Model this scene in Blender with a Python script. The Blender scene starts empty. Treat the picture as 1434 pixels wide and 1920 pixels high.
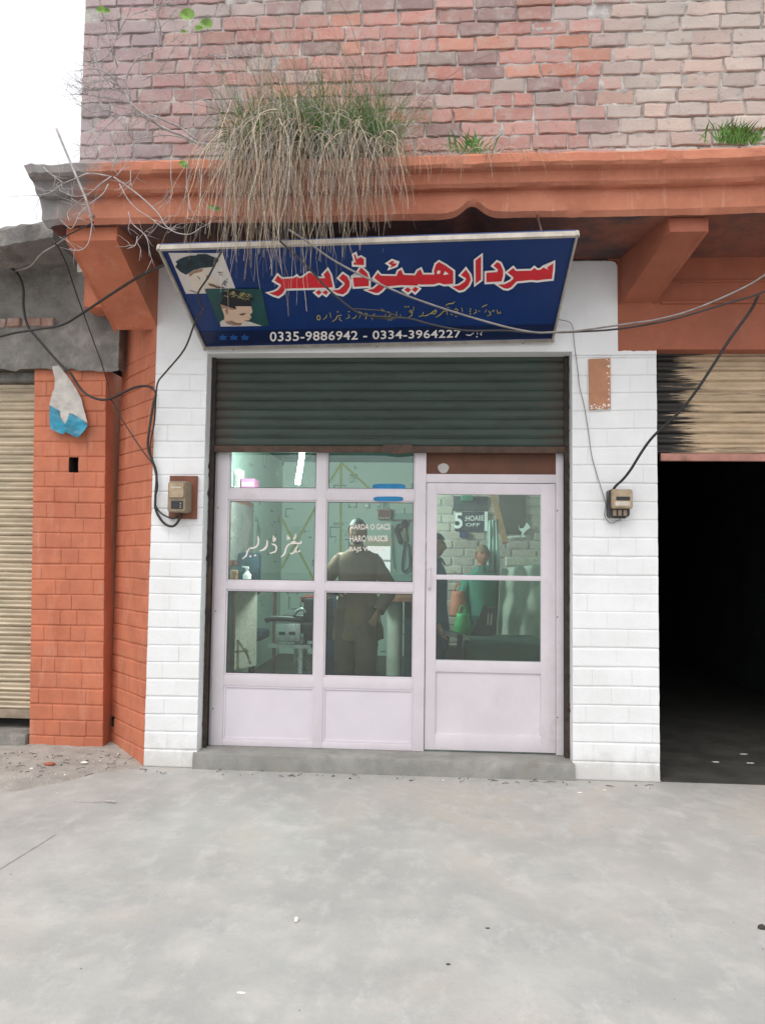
import bpy, bmesh, math, random
from mathutils import Vector, Matrix, noise
from mathutils.geometry import tessellate_polygon
SC = bpy.context.scene
COL = SC.collection
rnd = random.Random(7)

# ------------------------------------------------------------------ camera
F, CX, CY, DIST, H0 = 1440.0, 717.0, 960.0, 4.97, 1.3735      # focal length in photo pixels, camera 4.97 m from the facade
YAW, PITCH, ROLL = 0.06610698, 0.05968442, 0.01273645
_fw = Vector((-math.sin(YAW)*math.cos(PITCH), math.cos(YAW)*math.cos(PITCH), math.sin(PITCH)))
_rt = Vector((math.cos(YAW), math.sin(YAW), 0)); _up = _rt.cross(_fw)
_cx = _rt*math.cos(ROLL)+_up*math.sin(ROLL); _cy = -_rt*math.sin(ROLL)+_up*math.cos(ROLL)
CAM = Vector((0, -DIST, H0))
cd = bpy.data.cameras.new('camera'); cam = bpy.data.objects.new('camera', cd); COL.objects.link(cam)
cd.sensor_fit = 'VERTICAL'; cd.sensor_height = 36; cd.lens = 36*F/1920; cd.clip_start = .05; cd.clip_end = 500
cam.matrix_world = Matrix(((_cx.x, _cy.x, -_fw.x, CAM.x), (_cx.y, _cy.y, -_fw.y, CAM.y), (_cx.z, _cy.z, -_fw.z, CAM.z), (0, 0, 0, 1)))
SC.camera = cam
def ray(px, py): return _cx*(px-CX) - _cy*(py-CY) + _fw*F
def U(px, py, Y=0.0):                                         # measured photo point -> world point on the plane y = Y
    d = ray(px, py); t = (Y+DIST)/d.y
    return CAM + d*t
def UX(px, py, Y=0.0): return U(px, py, Y).x
def UZ(px, py, Y=0.0): return U(px, py, Y).z
def G(px, py, Z=0.0):                                         # measured photo point -> point on a level plane
    d = ray(px, py); return CAM + d*((Z-H0)/d.z)
def UP(px, py, o, n):
    d = ray(px, py); return CAM + d*((o-CAM).dot(n)/d.dot(n))

# ------------------------------------------------------------------ light
w = bpy.data.worlds.new('World'); SC.world = w; w.use_nodes = True
nt = w.node_tree; bg = nt.nodes['Background']
sky = nt.nodes.new('ShaderNodeTexSky'); sky.sky_type = 'NISHITA'; sky.sun_disc = False
SUN_EL, SUN_AZ = math.radians(58), math.radians(205)          # behind the camera, high, a little to the left
sky.sun_elevation = SUN_EL; sky.sun_rotation = SUN_AZ; sky.air_density = 1.0; sky.dust_density = 4.0; sky.ozone_density = .6
hs = nt.nodes.new('ShaderNodeHueSaturation'); hs.inputs['Saturation'].default_value = .30; hs.inputs['Value'].default_value = 1.0
nt.links.new(sky.outputs[0], hs.inputs['Color'])
veil = nt.nodes.new('ShaderNodeMix'); veil.data_type = 'RGBA'; veil.inputs[0].default_value = .72; veil.inputs[7].default_value = (5.2, 5.25, 5.35, 1)   # even high cloud
nt.links.new(hs.outputs[0], veil.inputs[6]); nt.links.new(veil.outputs[2], bg.inputs[0]); bg.inputs[1].default_value = .15
sl = bpy.data.lights.new('sun', 'SUN'); sl.energy = .8; sl.angle = math.radians(50); sl.color = (1, .96, .9)
so = bpy.data.objects.new('sun', sl); COL.objects.link(so)
sd = Vector((math.sin(SUN_AZ)*math.cos(SUN_EL), math.cos(SUN_AZ)*math.cos(SUN_EL), math.sin(SUN_EL)))
so.rotation_euler = sd.to_track_quat('Z', 'Y').to_euler()
SC.view_settings.view_transform = 'Standard'; SC.view_settings.look = 'None'; SC.view_settings.gamma = 1
SC.view_settings.exposure = .78

# ------------------------------------------------------------------ helpers
def tag(o, label=None, cat=None, group=None, kind=None):
    if label: o['label'] = label
    if cat: o['category'] = cat
    if group: o['group'] = group
    if kind: o['kind'] = kind
    return o
def thing(name, label, cat, loc=(0, 0, 0), group=None, kind=None):
    o = bpy.data.objects.new(name, None); o.empty_display_size = .1; COL.objects.link(o); o.location = Vector(loc)
    return tag(o, label, cat, group, kind)
def wloc(o):
    v = Vector((0, 0, 0))
    while o: v = v + o.location; o = o.parent
    return v
class MB:
    def __init__(s): s.v, s.f, s.m, s.c, s.cc = [], [], [], [], None
    def vert(s, p): s.v.append(Vector(p)); s.c.append(s.cc if s.cc is not None else (1, 1, 1)); return len(s.v)-1
    def face(s, ids, m=0): s.f.append(tuple(ids)); s.m.append(m)
    def poly(s, pts, m=0): s.face([s.vert(p) for p in pts], m)
    def box(s, x0, x1, y0, y1, z0, z1, m=0, b=0.0):
        if x1 < x0: x0, x1 = x1, x0
        if y1 < y0: y0, y1 = y1, y0
        if z1 < z0: z0, z1 = z1, z0
        if b <= 0:
            i = [s.vert((x, y, z)) for z in (z0, z1) for y in (y0, y1) for x in (x0, x1)]
            for q in ((0, 2, 3, 1), (4, 5, 7, 6), (0, 1, 5, 4), (1, 3, 7, 5), (3, 2, 6, 7), (2, 0, 4, 6)): s.face([i[k] for k in q], m)
        else:
            bm = bmesh.new(); bmesh.ops.create_cube(bm, size=1)
            for v in bm.verts: v.co = Vector(((x0+x1)/2+v.co.x*(x1-x0), (y0+y1)/2+v.co.y*(y1-y0), (z0+z1)/2+v.co.z*(z1-z0)))
            bmesh.ops.bevel(bm, geom=list(bm.edges), offset=min(b, .45*min(x1-x0, y1-y0, z1-z0)), segments=2, affect='EDGES', profile=.6)
            s.addbm(bm, m)
    def addbm(s, bm, m=0, M=None):
        bm.verts.index_update(); base = len(s.v)
        for v in bm.verts: s.vert(M @ v.co if M else v.co)
        for f in bm.faces: s.face([base+v.index for v in f.verts], m)
        bm.free()
    def prism(s, pts, off, m=0):                             # polygon pushed along a vector
        off = Vector(off); a = [s.vert(p) for p in pts]; b = [s.vert(Vector(p)+off) for p in pts]
        for tri in tessellate_polygon([[Vector(p) for p in pts]]):
            s.face([a[k] for k in tri], m); s.face([b[k] for k in reversed(tri)], m)
        n = len(a)
        for k in range(n): s.face((a[k], a[(k+1) % n], b[(k+1) % n], b[k]), m)
    def flat(s, pts, m=0):
        a = [s.vert(p) for p in pts]
        for tri in tessellate_polygon([[Vector(p) for p in pts]]): s.face([a[k] for k in tri], m)
    def bar(s, p, q, wx, wy, upv=(0, 0, 1), m=0):            # square bar between two points
        p, q = Vector(p), Vector(q); d = (q-p).normalized(); a = d.cross(Vector(upv))
        if a.length < 1e-4: a = d.cross(Vector((1, 0, 0)))
        a.normalize(); b = d.cross(a).normalized()
        i = [s.vert(o+a*sx*wx/2+b*sy*wy/2) for o in (p, q) for sx, sy in ((-1, -1), (1, -1), (1, 1), (-1, 1))]
        for qd in ((0, 1, 2, 3), (7, 6, 5, 4), (0, 4, 5, 1), (1, 5, 6, 2), (2, 6, 7, 3), (3, 7, 4, 0)): s.face([i[k] for k in qd], m)
    def tube(s, pts, r, sides=6, m=0, cap=True, flatten=1.0):
        pts = [Vector(p) for p in pts]; n = len(pts)
        rr = r if isinstance(r, (list, tuple)) else [r]*n
        t0 = (pts[1]-pts[0]).normalized(); a = t0.orthogonal().normalized(); rings = []
        for k, p in enumerate(pts):
            t = (pts[min(k+1, n-1)]-pts[max(k-1, 0)])
            t = t.normalized() if t.length > 1e-9 else t0
            a = a - t*a.dot(t); a = a.normalized() if a.length > 1e-6 else t.orthogonal().normalized()
            b = t.cross(a); rings.append([s.vert(p+(a*math.cos(2*math.pi*j/sides)+b*flatten*math.sin(2*math.pi*j/sides))*rr[k]) for j in range(sides)])
        for k in range(n-1):
            for j in range(sides): s.face((rings[k][j], rings[k][(j+1) % sides], rings[k+1][(j+1) % sides], rings[k+1][j]), m)
        if cap: s.face(rings[0][::-1], m); s.face(rings[-1], m)
    def loft(s, rings, m=0, cap=True):                       # list of closed rings with equal counts
        ids = [[s.vert(p) for p in r] for r in rings]; n = len(ids[0])
        for a, b in zip(ids, ids[1:]):
            for j in range(n): s.face((a[j], a[(j+1) % n], b[(j+1) % n], b[j]), m)
        if cap: s.face(ids[0][::-1], m); s.face(ids[-1], m)
    def lathe(s, prof, c, seg=20, m=0):
        c = Vector(c); s.loft([[c+Vector((r*math.cos(2*math.pi*j/seg), r*math.sin(2*math.pi*j/seg), z)) for j in range(seg)] for r, z in prof], m)
    def build(s, name, mats, parent=None, label=None, cat=None, group=None, kind=None, loc=None, smooth=False, recalc=True, angle=None):
        if not isinstance(mats, (list, tuple)): mats = [mats]
        o0 = wloc(parent) if parent else Vector(loc if loc is not None else (0, 0, 0))
        me = bpy.data.meshes.new(name); me.from_pydata([tuple(v-o0) for v in s.v], [], s.f)
        for m in mats: me.materials.append(m)
        me.polygons.foreach_set('material_index', s.m)
        if s.cc is not None:
            at = me.color_attributes.new('tone', 'FLOAT_COLOR', 'POINT')
            at.data.foreach_set('color', [x for c in s.c for x in (c[0], c[1], c[2], 1)])
        if recalc:
            bm = bmesh.new(); bm.from_mesh(me); bmesh.ops.recalc_face_normals(bm, faces=bm.faces); bm.to_mesh(me); bm.free()
        if smooth:
            me.polygons.foreach_set('use_smooth', [True]*len(me.polygons))
            if angle: me.set_sharp_from_angle(angle=math.radians(angle))
        me.update()
        o = bpy.data.objects.new(name, me); COL.objects.link(o)
        if parent: o.parent = parent
        else: o.location = o0
        return tag(o, label, cat, group, kind)
def crom(pts, sub=6):
    pts = [Vector(p) for p in pts]; out = []
    P = [pts[0]*2-pts[1]]+pts+[pts[-1]*2-pts[-2]]
    for i in range(1, len(P)-2):
        a, b, c, d = P[i-1:i+3]
        for k in range(sub):
            t = k/sub
            out.append(.5*((2*b)+(c-a)*t+(2*a-5*b+4*c-d)*t*t+(3*b-a-3*c+d)*t**3))
    out.append(pts[-1]); return out
def nz(p, sc=1.0): return noise.noise(Vector(p)*sc)
def text_mesh(txt, size=1.0, bold=0.0, space=1.0):           # flat letters as (verts, faces), left bottom at 0,0
    cu = bpy.data.curves.new('t', 'FONT'); cu.body = txt; cu.size = size; cu.offset = bold; cu.space_character = space; cu.resolution_u = 3
    ob = bpy.data.objects.new('t', cu); COL.objects.link(ob)
    dg = bpy.context.evaluated_depsgraph_get(); me = bpy.data.meshes.new_from_object(ob.evaluated_get(dg))
    vs = [v.co.copy() for v in me.vertices]; fs = [tuple(p.vertices) for p in me.polygons]
    bpy.data.objects.remove(ob); bpy.data.curves.remove(cu); bpy.data.meshes.remove(me)
    x0 = min(v.x for v in vs); x1 = max(v.x for v in vs); y0 = min(v.y for v in vs); y1 = max(v.y for v in vs)
    return [((v.x-x0)/(x1-x0), (v.y-y0)/(y1-y0)) for v in vs], fs
def put_text(mb, txt, fn, m=0, bold=.0, space=1.0):          # fn(u,v) -> world point for the unit box
    vs, fs = text_mesh(txt, 1.0, bold, space); b = len(mb.v)
    for u, v in vs: mb.vert(fn(u, v))
    for f in fs: mb.face([b+k for k in f], m)
def quadfn(tl, tr, br, bl, place):                           # unit box -> measured pixel quad -> place(px,py)
    def f(u, v):
        x = (bl[0]*(1-u)+br[0]*u)*(1-v)+(tl[0]*(1-u)+tr[0]*u)*v; y = (bl[1]*(1-u)+br[1]*u)*(1-v)+(tl[1]*(1-u)+tr[1]*u)*v
        return place(x, y)
    return f
def offset_poly(P, d):
    A = sum(P[i][0]*P[(i+1) % len(P)][1]-P[(i+1) % len(P)][0]*P[i][1] for i in range(len(P)))
    sg = 1 if A > 0 else -1; out = []
    for i in range(len(P)):
        a, b, c = Vector(P[i-1]), Vector(P[i]), Vector(P[(i+1) % len(P)])
        e1 = (b-a).normalized(); e2 = (c-b).normalized()
        n1 = Vector((e1.y, -e1.x))*sg; n2 = Vector((e2.y, -e2.x))*sg
        m = n1+n2; m = m.normalized() if m.length > 1e-5 else n1
        out.append(tuple(b+m*min(d/max(m.dot(n1), .35), d*1.9)))
    return out
def stroke(pts, wd, place, mb, m=0):                         # brush stroke of width wd (pixels) through pixel points
    P = [Vector(p) for p in pts]
    if len(P) == 1:
        p = P[0]; mb.flat([place(p.x-wd, p.y), place(p.x, p.y-wd), place(p.x+wd, p.y), place(p.x, p.y+wd)], m); return
    L, R_ = [], []
    for i, p in enumerate(P):
        t = (P[min(i+1, len(P)-1)]-P[max(i-1, 0)]).normalized(); n = Vector((-t.y, t.x))
        k = .55 if i in (0, len(P)-1) else 1
        L.append(mb.vert(place(*(p+n*wd/2*k)))); R_.append(mb.vert(place(*(p-n*wd/2*k))))
    for i in range(len(P)-1): mb.face((L[i], L[i+1], R_[i+1], R_[i]), m)

# ------------------------------------------------------------------ materials
def _new(name):
    m = bpy.data.materials.new(name); m.use_nodes = True; nt = m.node_tree
    return m, nt, nt.nodes['Principled BSDF'], nt.nodes.new, nt.links.new
def math_(nt, op, a, b=None, c=None):
    n = nt.nodes.new('ShaderNodeMath'); n.operation = op; n.use_clamp = False
    for k, x in enumerate((a, b, c)):
        if x is None: continue
        if isinstance(x, (int, float)): n.inputs[k].default_value = x
        else: nt.links.new(x, n.inputs[k])
    return n.outputs[0]
def ramp(nt, x, lo, hi):
    n = nt.nodes.new('ShaderNodeMapRange'); n.interpolation_type = 'SMOOTHSTEP'; nt.links.new(x, n.inputs[0]); n.inputs[1].default_value = lo; n.inputs[2].default_value = hi
    return n.outputs[0]
def pos(nt): return nt.nodes.new('ShaderNodeNewGeometry').outputs['Position']
def noise_(nt, scale, detail=4, rough=.6, stretch=None, vec=None):
    v = vec or pos(nt)
    if stretch:
        mp = nt.nodes.new('ShaderNodeMapping'); mp.inputs['Scale'].default_value = stretch; nt.links.new(v, mp.inputs[0]); v = mp.outputs[0]
    n = nt.nodes.new('ShaderNodeTexNoise'); n.inputs['Scale'].default_value = scale; n.inputs['Detail'].default_value = detail; n.inputs['Roughness'].default_value = rough
    nt.links.new(v, n.inputs['Vector']); return n.outputs[0]
def mixc(nt, fac, a, b, mode='MIX'):
    n = nt.nodes.new('ShaderNodeMix'); n.data_type = 'RGBA'; n.blend_type = mode
    if isinstance(fac, (int, float)): n.inputs[0].default_value = fac
    else: nt.links.new(fac, n.inputs[0])
    for k, x in ((6, a), (7, b)):
        if isinstance(x, tuple): n.inputs[k].default_value = (*x[:3], 1)
        else: nt.links.new(x, n.inputs[k])
    return n.outputs[2]
def mat(name, col, rough=.7, var=.25, scale=6, spots=None, bump=.0, bscale=60, metal=0, attr=False, stretch=None, spec=.4, sheen=0, thr=(.55, .75), sscale=2.5, sstretch=None):
    m, nt, B, N, L = _new(name)
    n1 = noise_(nt, scale, 5, .65, stretch)
    c = mixc(nt, ramp(nt, n1, .3, .72), tuple(x*(1-var) for x in col), tuple(min(1, x*(1+var*.6)) for x in col))
    if spots:
        for k, sp in enumerate(spots if isinstance(spots[0], tuple) else [spots]):
            c = mixc(nt, math_(nt, 'MULTIPLY', ramp(nt, noise_(nt, sscale*(1+.7*k), 6, .7, sstretch), *thr), .85), c, sp)
    if attr:
        a = N('ShaderNodeVertexColor'); a.layer_name = 'tone'; c = mixc(nt, 1.0, c, a.outputs[0], 'MULTIPLY')
    L(c, B.inputs['Base Color']); B.inputs['Metallic'].default_value = metal; B.inputs['Specular IOR Level'].default_value = spec
    rn = math_(nt, 'MULTIPLY_ADD', n1, .25, rough-.12); L(rn, B.inputs['Roughness'])
    if bump:
        bn = N('ShaderNodeBump'); bn.inputs['Strength'].default_value = bump; bn.inputs['Distance'].default_value = .02
        L(noise_(nt, bscale, 6, .7, stretch), bn.inputs['Height']); L(bn.outputs[0], B.inputs['Normal'])
    return m
M = {}
def white_mat():
    m, nt, B, N, L = _new('white_paint'); sx = N('ShaderNodeSeparateXYZ'); L(pos(nt), sx.inputs[0])
    c = mixc(nt, ramp(nt, noise_(nt, 2.5, 6, .65), .3, .7), (.70, .705, .71), (.78, .79, .80))
    c = mixc(nt, math_(nt, 'MULTIPLY', ramp(nt, noise_(nt, 3, 7, .75, (3, 3, .5)), .54, .76), .35), c, (.60, .575, .54))
    lowf = math_(nt, 'SUBTRACT', 1.0, ramp(nt, math_(nt, 'ADD', sx.outputs[2], math_(nt, 'MULTIPLY_ADD', noise_(nt, 7, 7, .75), .5, -.25)), .0, .22))
    c = mixc(nt, math_(nt, 'MULTIPLY', lowf, .55), c, (.44, .42, .39))
    c = mixc(nt, math_(nt, 'MULTIPLY', ramp(nt, noise_(nt, 38, 4, .7), .70, .74), .7), c, (.42, .39, .36))
    L(c, B.inputs['Base Color']); B.inputs['Roughness'].default_value = .6; B.inputs['Specular IOR Level'].default_value = .35
    b = N('ShaderNodeBump'); b.inputs['Strength'].default_value = .12; b.inputs['Distance'].default_value = .02; L(noise_(nt, 40, 6, .7), b.inputs['Height']); L(b.outputs[0], B.inputs['Normal'])
    return m
M['white'] = white_mat()
M['orange'] = mat('orange_paint', (.50, .165, .09), .75, .16, 4, ((.40, .115, .06), (.53, .24, .155)), .16, 40, thr=(.50, .76), sstretch=(2.5, 2.5, .7))
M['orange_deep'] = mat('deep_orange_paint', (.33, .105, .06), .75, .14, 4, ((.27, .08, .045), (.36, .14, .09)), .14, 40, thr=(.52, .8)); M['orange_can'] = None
M['concrete'] = mat('grey_concrete', (.235, .225, .21), .9, .34, 5, ((.115, .11, .11), (.33, .30, .27)), .8, 26, thr=(.48, .68))
M['mortar'] = mat('mortar', (.47, .44, .42), .95, .35, 12, (.14, .12, .115), .6, 70)
M['frame'] = mat('aluminium_frame', (.63, .585, .62), .42, .07, 3, ((.54, .495, .52), (.50, .46, .45)), .02, 80, spec=.4, thr=(.55, .8))
M['panel'] = mat('aluminium_panel', (.64, .60, .65), .45, .05, 2, (.60, .55, .58), .02, 50, thr=(.5, .8))
M['brown'] = mat('brown_paint', (.115, .045, .025), .6, .2, 6, None, .05)
M['rustmetal'] = mat('rusty_metal', (.085, .05, .035), .65, .35, 14, (.14, .07, .04), .2, 80, spec=.4)
M['pinkmetal'] = mat('faded_pink_metal', (.42, .20, .16), .6, .2, 9, (.12, .07, .05), .1)
M['darkgap'] = mat('dirty_channel', (.045, .034, .028), .8, .4, 20, (.09, .06, .04), .3)
M['navy'] = mat('sign_blue', (.003, .028, .14), .4, .12, 2, None, 0, spec=.3)
M['navyband'] = mat('sign_dark_blue', (.0025, .012, .058), .4, .1, 2, None, 0, spec=.3)
M['signred'] = mat('sign_red', (.62, .022, .035), .45, .08, 6, spec=.3)
M['signwhite'] = mat('sign_white', (.86, .82, .80), .5, .05, 6, spec=.3)
M['signgold'] = mat('sign_gold', (.42, .37, .17), .5, .2, 30)
M['railgrey'] = mat('pale_rail', (.40, .36, .31), .5, .25, 9, (.22, .19, .16), .05)
M['photogrey'] = mat('photo_grey', (.60, .57, .55), .5, .06, 4)
M['photogreen'] = mat('photo_green', (.012, .075, .075), .5, .3, 4)
M['hairblue'] = mat('hair_blue_black', (.008, .03, .045), .5, .6, 18)
M['hairblack'] = mat('hair_black', (.012, .013, .018), .6, .3, 20)
M['skinprint'] = mat('printed_skin', (.66, .47, .36), .5, .1, 5)
M['skinpale'] = mat('printed_pale_skin', (.66, .58, .50), .5, .1, 5)
M['fade'] = mat('printed_shadow_skin', (.36, .22, .155), .5, .3, 40)
M['lotus'] = mat('lotus_blue', (.01, .08, .30), .5, .1)
M['wire'] = mat('black_cable', (.022, .02, .02), .5, .3, 20, spec=.5)
M['wiregrey'] = mat('grey_cable', (.20, .18, .17), .5, .3, 12, spec=.5)
M['meter'] = mat('meter_case', (.25, .19, .13), .4, .2, 18, (.14, .10, .07), .05, spec=.5)
M['meterlid'] = mat('meter_lid', (.36, .27, .17), .3, .25, 20, (.22, .15, .09), 0, spec=.6)
M['meterblack'] = mat('meter_black', (.02, .02, .022), .35, .3, 30, spec=.5)
M['meterplate'] = mat('meter_plate', (.55, .50, .42), .4, .2, 40)
M['redwood'] = mat('red_board', (.20, .075, .045), .7, .25, 12, (.12, .045, .03), .15, stretch=(1, 1, .3))
M['plate'] = mat('brown_plate', (.42, .20, .11), .6, .16, 8, (.30, .13, .07), .05)
M['poster'] = mat('poster_paper', (.52, .49, .46), .8, .16, 14, (.36, .33, .30), .4, 40)
M['posterblue'] = mat('poster_blue', (.015, .23, .35), .4, .35, 12, (.10, .40, .50), .1, 20, spec=.5)
M['step'] = mat('step_cement', (.27, .265, .245), .85, .22, 5, ((.20, .185, .16), (.34, .33, .31)), .25, 40)
M['black'] = mat('black_plastic', (.02, .021, .022), .45, .2, 10, spec=.5)
M['twig'] = mat('grey_bark', (.44, .405, .40), .9, .3, 25, (.20, .17, .16), .2)
M['leaf'] = mat('fresh_leaf', (.17, .30, .06), .6, .3, 20)
M['grass'] = mat('green_grass', (.10, .24, .05), .65, .4, 14)
M['straw'] = mat('dry_straw', (.50, .435, .36), .85, .3, 30, attr=True)
M['tape'] = mat('blue_tape', (.01, .19, .40), .45, .2, 12)
def weather_orange():
    m, nt, B, N, L = _new('weathered_orange_plaster')
    p = pos(nt); sx = N('ShaderNodeSeparateXYZ'); L(p, sx.inputs[0])
    n1 = noise_(nt, 4, 5, .65); base = mixc(nt, ramp(nt, n1, .3, .7), (.45, .165, .10), (.56, .225, .14))
    edge = math_(nt, 'ADD', sx.outputs[0], math_(nt, 'MULTIPLY_ADD', noise_(nt, 5, 6, .7), .9, -.45))
    grime = math_(nt, 'SUBTRACT', 1.0, ramp(nt, math_(nt, 'SUBTRACT', edge, math_(nt, 'MULTIPLY_ADD', sx.outputs[2], 1.3, -4.42)), -2.30, -1.98))            # the bare cement end of the canopy
    c = mixc(nt, grime, base, mixc(nt, noise_(nt, 14, 5), (.13, .125, .13), (.34, .32, .31)))
    top = ramp(nt, math_(nt, 'ADD', sx.outputs[2], math_(nt, 'MULTIPLY_ADD', noise_(nt, 9, 5, .7), .12, -.06)), 3.66, 3.70)
    c = mixc(nt, math_(nt, 'MULTIPLY', top, math_(nt, 'SUBTRACT', 1.0, ramp(nt, math_(nt, 'ADD', sx.outputs[0], math_(nt, 'MULTIPLY', noise_(nt, 3), .5)), .85, 1.1))), c, (.36, .33, .29))
    st = ramp(nt, noise_(nt, 3, 6, .75, (1, 1, 3)), .56, .75)
    c = mixc(nt, math_(nt, 'MULTIPLY', st, .75), c, (.27, .115, .07))
    c = mixc(nt, math_(nt, 'MULTIPLY', ramp(nt, noise_(nt, 11, 6, .75, (2, 1, .35)), .56, .68), .5), c, (.62, .33, .23))
    c = mixc(nt, math_(nt, 'MULTIPLY', ramp(nt, noise_(nt, 26, 5, .7), .66, .72), .7), c, (.22, .14, .11))
    L(c, B.inputs['Base Color']); B.inputs['Roughness'].default_value = .8; B.inputs['Specular IOR Level'].default_value = .3
    b = N('ShaderNodeBump'); b.inputs['Strength'].default_value = .35; b.inputs['Distance'].default_value = .02; L(noise_(nt, 28, 6, .7), b.inputs['Height']); L(b.outputs[0], B.inputs['Normal'])
    return m
M['orange_can'] = weather_orange()
M['soffit'] = mat('blotched_brown_soffit', (.24, .085, .055), .85, .2, 3, ((.10, .06, .055), (.045, .042, .05)), .2, 30, thr=(.45, .65), sscale=1.1)  # brown with near-black blotches
def brick_mat():
    m, nt, B, N, L = _new('old_red_brick')
    a = N('ShaderNodeVertexColor'); a.layer_name = 'tone'
    c = mixc(nt, math_(nt, 'MULTIPLY', ramp(nt, noise_(nt, 8, 8, .78), .44, .70), .75), a.outputs[0], (.45, .41, .385))
    c = mixc(nt, math_(nt, 'MULTIPLY', ramp(nt, noise_(nt, 17, 7, .75), .57, .70), .65), c, (.12, .08, .072))
    c = mixc(nt, math_(nt, 'MULTIPLY', ramp(nt, noise_(nt, 1.3, 4, .6), .50, .70), .40), c, (.25, .215, .21))
    L(c, B.inputs['Base Color']); B.inputs['Roughness'].default_value = .9; B.inputs['Specular IOR Level'].default_value = .2
    b = N('ShaderNodeBump'); b.inputs['Strength'].default_value = .55; b.inputs['Distance'].default_value = .015; L(noise_(nt, 75, 6, .75), b.inputs['Height']); L(b.outputs[0], B.inputs['Normal'])
    return m
M['brick'] = brick_mat()
def shutter_mat(name, base, edge, x0, x1, side, amt=.9, nscale=3.0, st=(1, 1, 9), am=.5, thr=(.62, .70)):       # slats dirtied towards one or both ends
    m, nt, B, N, L = _new(name); sx = N('ShaderNodeSeparateXYZ'); L(pos(nt), sx.inputs[0])
    n = noise_(nt, nscale, 6, .75, st); c = mixc(nt, ramp(nt, noise_(nt, 4, 5, .65, (1, 1, 5)), .3, .7), tuple(x*.78 for x in base), tuple(x*1.12 for x in base))
    xx = math_(nt, 'ADD', sx.outputs[0], math_(nt, 'MULTIPLY_ADD', n, am, -am/2))
    f = math_(nt, 'SUBTRACT', 1.0, ramp(nt, xx, x0, x0+.10))
    if side == 2: f = math_(nt, 'MAXIMUM', f, ramp(nt, xx, x1-.14, x1))
    c = mixc(nt, math_(nt, 'MULTIPLY', f, amt), c, edge)
    c = mixc(nt, math_(nt, 'MULTIPLY', ramp(nt, noise_(nt, 2.2, 6, .75, (.6, 1, 14)), thr[0], thr[1]), .65), c, edge)
    L(c, B.inputs['Base Color']); B.inputs['Roughness'].default_value = .5; B.inputs['Specular IOR Level'].default_value = .4
    return m
M['sh_green'] = shutter_mat('green_shutter_paint', (.034, .054, .043), (.050, .041, .032), -1.42, .82, 2, .85)
M['sh_beige'] = shutter_mat('beige_shutter_paint', (.46, .345, .23), (.02, .018, .016), 1.60, 9, 1, 1.0, 4, (.55, 1, 16), 1.0, (.56, .66))
M['sh_left'] = shutter_mat('cream_shutter_paint', (.52, .44, .325), (.20, .15, .10), -9, 9, 1, .6)
def glass_mat():
    m, nt, B, N, L = _new('green_tinted_glass'); nt.nodes.remove(B)
    t = N('ShaderNodeBsdfTransparent'); t.inputs[0].default_value = (.83, .895, .865, 1)
    g = N('ShaderNodeBsdfGlossy'); g.inputs['Roughness'].default_value = .015; g.inputs[0].default_value = (.9, .95, .93, 1)
    lw = N('ShaderNodeFresnel'); lw.inputs[0].default_value = 1.5; f = math_(nt, 'MULTIPLY_ADD', lw.outputs[0], 1.2, .008)
    mx = N('ShaderNodeMixShader'); L(f, mx.inputs[0]); L(t.outputs[0], mx.inputs[1]); L(g.outputs[0], mx.inputs[2])
    L(mx.outputs[0], nt.nodes['Material Output'].inputs[0]); return m
M['glass'] = glass_mat()
def ground_mat():
    m, nt, B, N, L = _new('ground_concrete'); 
    c = mixc(nt, ramp(nt, noise_(nt, 1.6, 7, .6), .28, .74), (.335, .329, .318), (.43, .42, .40))
    c = mixc(nt, math_(nt, 'MULTIPLY', ramp(nt, noise_(nt, .7, 6, .65), .46, .66), .75), c, (.43, .388, .345))
    c = mixc(nt, math_(nt, 'MULTIPLY', ramp(nt, noise_(nt, 3.5, 9, .72), .49, .72), .65), c, (.305, .312, .31))
    c = mixc(nt, math_(nt, 'MULTIPLY', ramp(nt, noise_(nt, 5.2, 9, .72, (1.6, .8, 1)), .50, .74), .55), c, (.53, .525, .515))
    c = mixc(nt, math_(nt, 'MULTIPLY', ramp(nt, noise_(nt, 6.5, 3, .55), .50, .70), .36), c, (.50, .472, .44))
    c = mixc(nt, math_(nt, 'MULTIPLY', ramp(nt, noise_(nt, 8.5, 3, .55, (1, 1.3, 1)), .52, .72), .32), c, (.36, .362, .358))
    c = mixc(nt, math_(nt, 'MULTIPLY', ramp(nt, noise_(nt, 22, 6, .7), .50, .75), .32), c, (.31, .30, .285))
    c = mixc(nt, math_(nt, 'MULTIPLY', ramp(nt, noise_(nt, 140, 3, .6), .60, .74), .45), c, (.25, .24, .225))
    wv = N('ShaderNodeTexWave'); wv.wave_type = 'RINGS'; wv.rings_direction = 'Z'; wv.inputs['Scale'].default_value = 3.2; wv.inputs['Distortion'].default_value = 1.2; wv.inputs['Detail'].default_value = 3
    mp = N('ShaderNodeMapping'); mp.inputs['Location'].default_value = (1.9, 3.6, 0); L(pos(nt), mp.inputs[0]); L(mp.outputs[0], wv.inputs[0])       # faint curved trowel and tyre marks
    c = mixc(nt, math_(nt, 'MULTIPLY', math_(nt, 'MULTIPLY', ramp(nt, wv.outputs[1], .72, .98), ramp(nt, noise_(nt, .9, 3), .52, .66)), .16), c, (.30, .295, .285))
    L(c, B.inputs['Base Color']); B.inputs['Roughness'].default_value = .75; B.inputs['Specular IOR Level'].default_value = .25
    b = N('ShaderNodeBump'); b.inputs['Strength'].default_value = .22; b.inputs['Distance'].default_value = .02
    L(math_(nt, 'ADD', noise_(nt, 9, 6, .7), math_(nt, 'MULTIPLY', noise_(nt, 120, 3, .6), .25)), b.inputs['Height']); L(b.outputs[0], B.inputs['Normal'])
    return m
M['ground'] = ground_mat()
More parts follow.
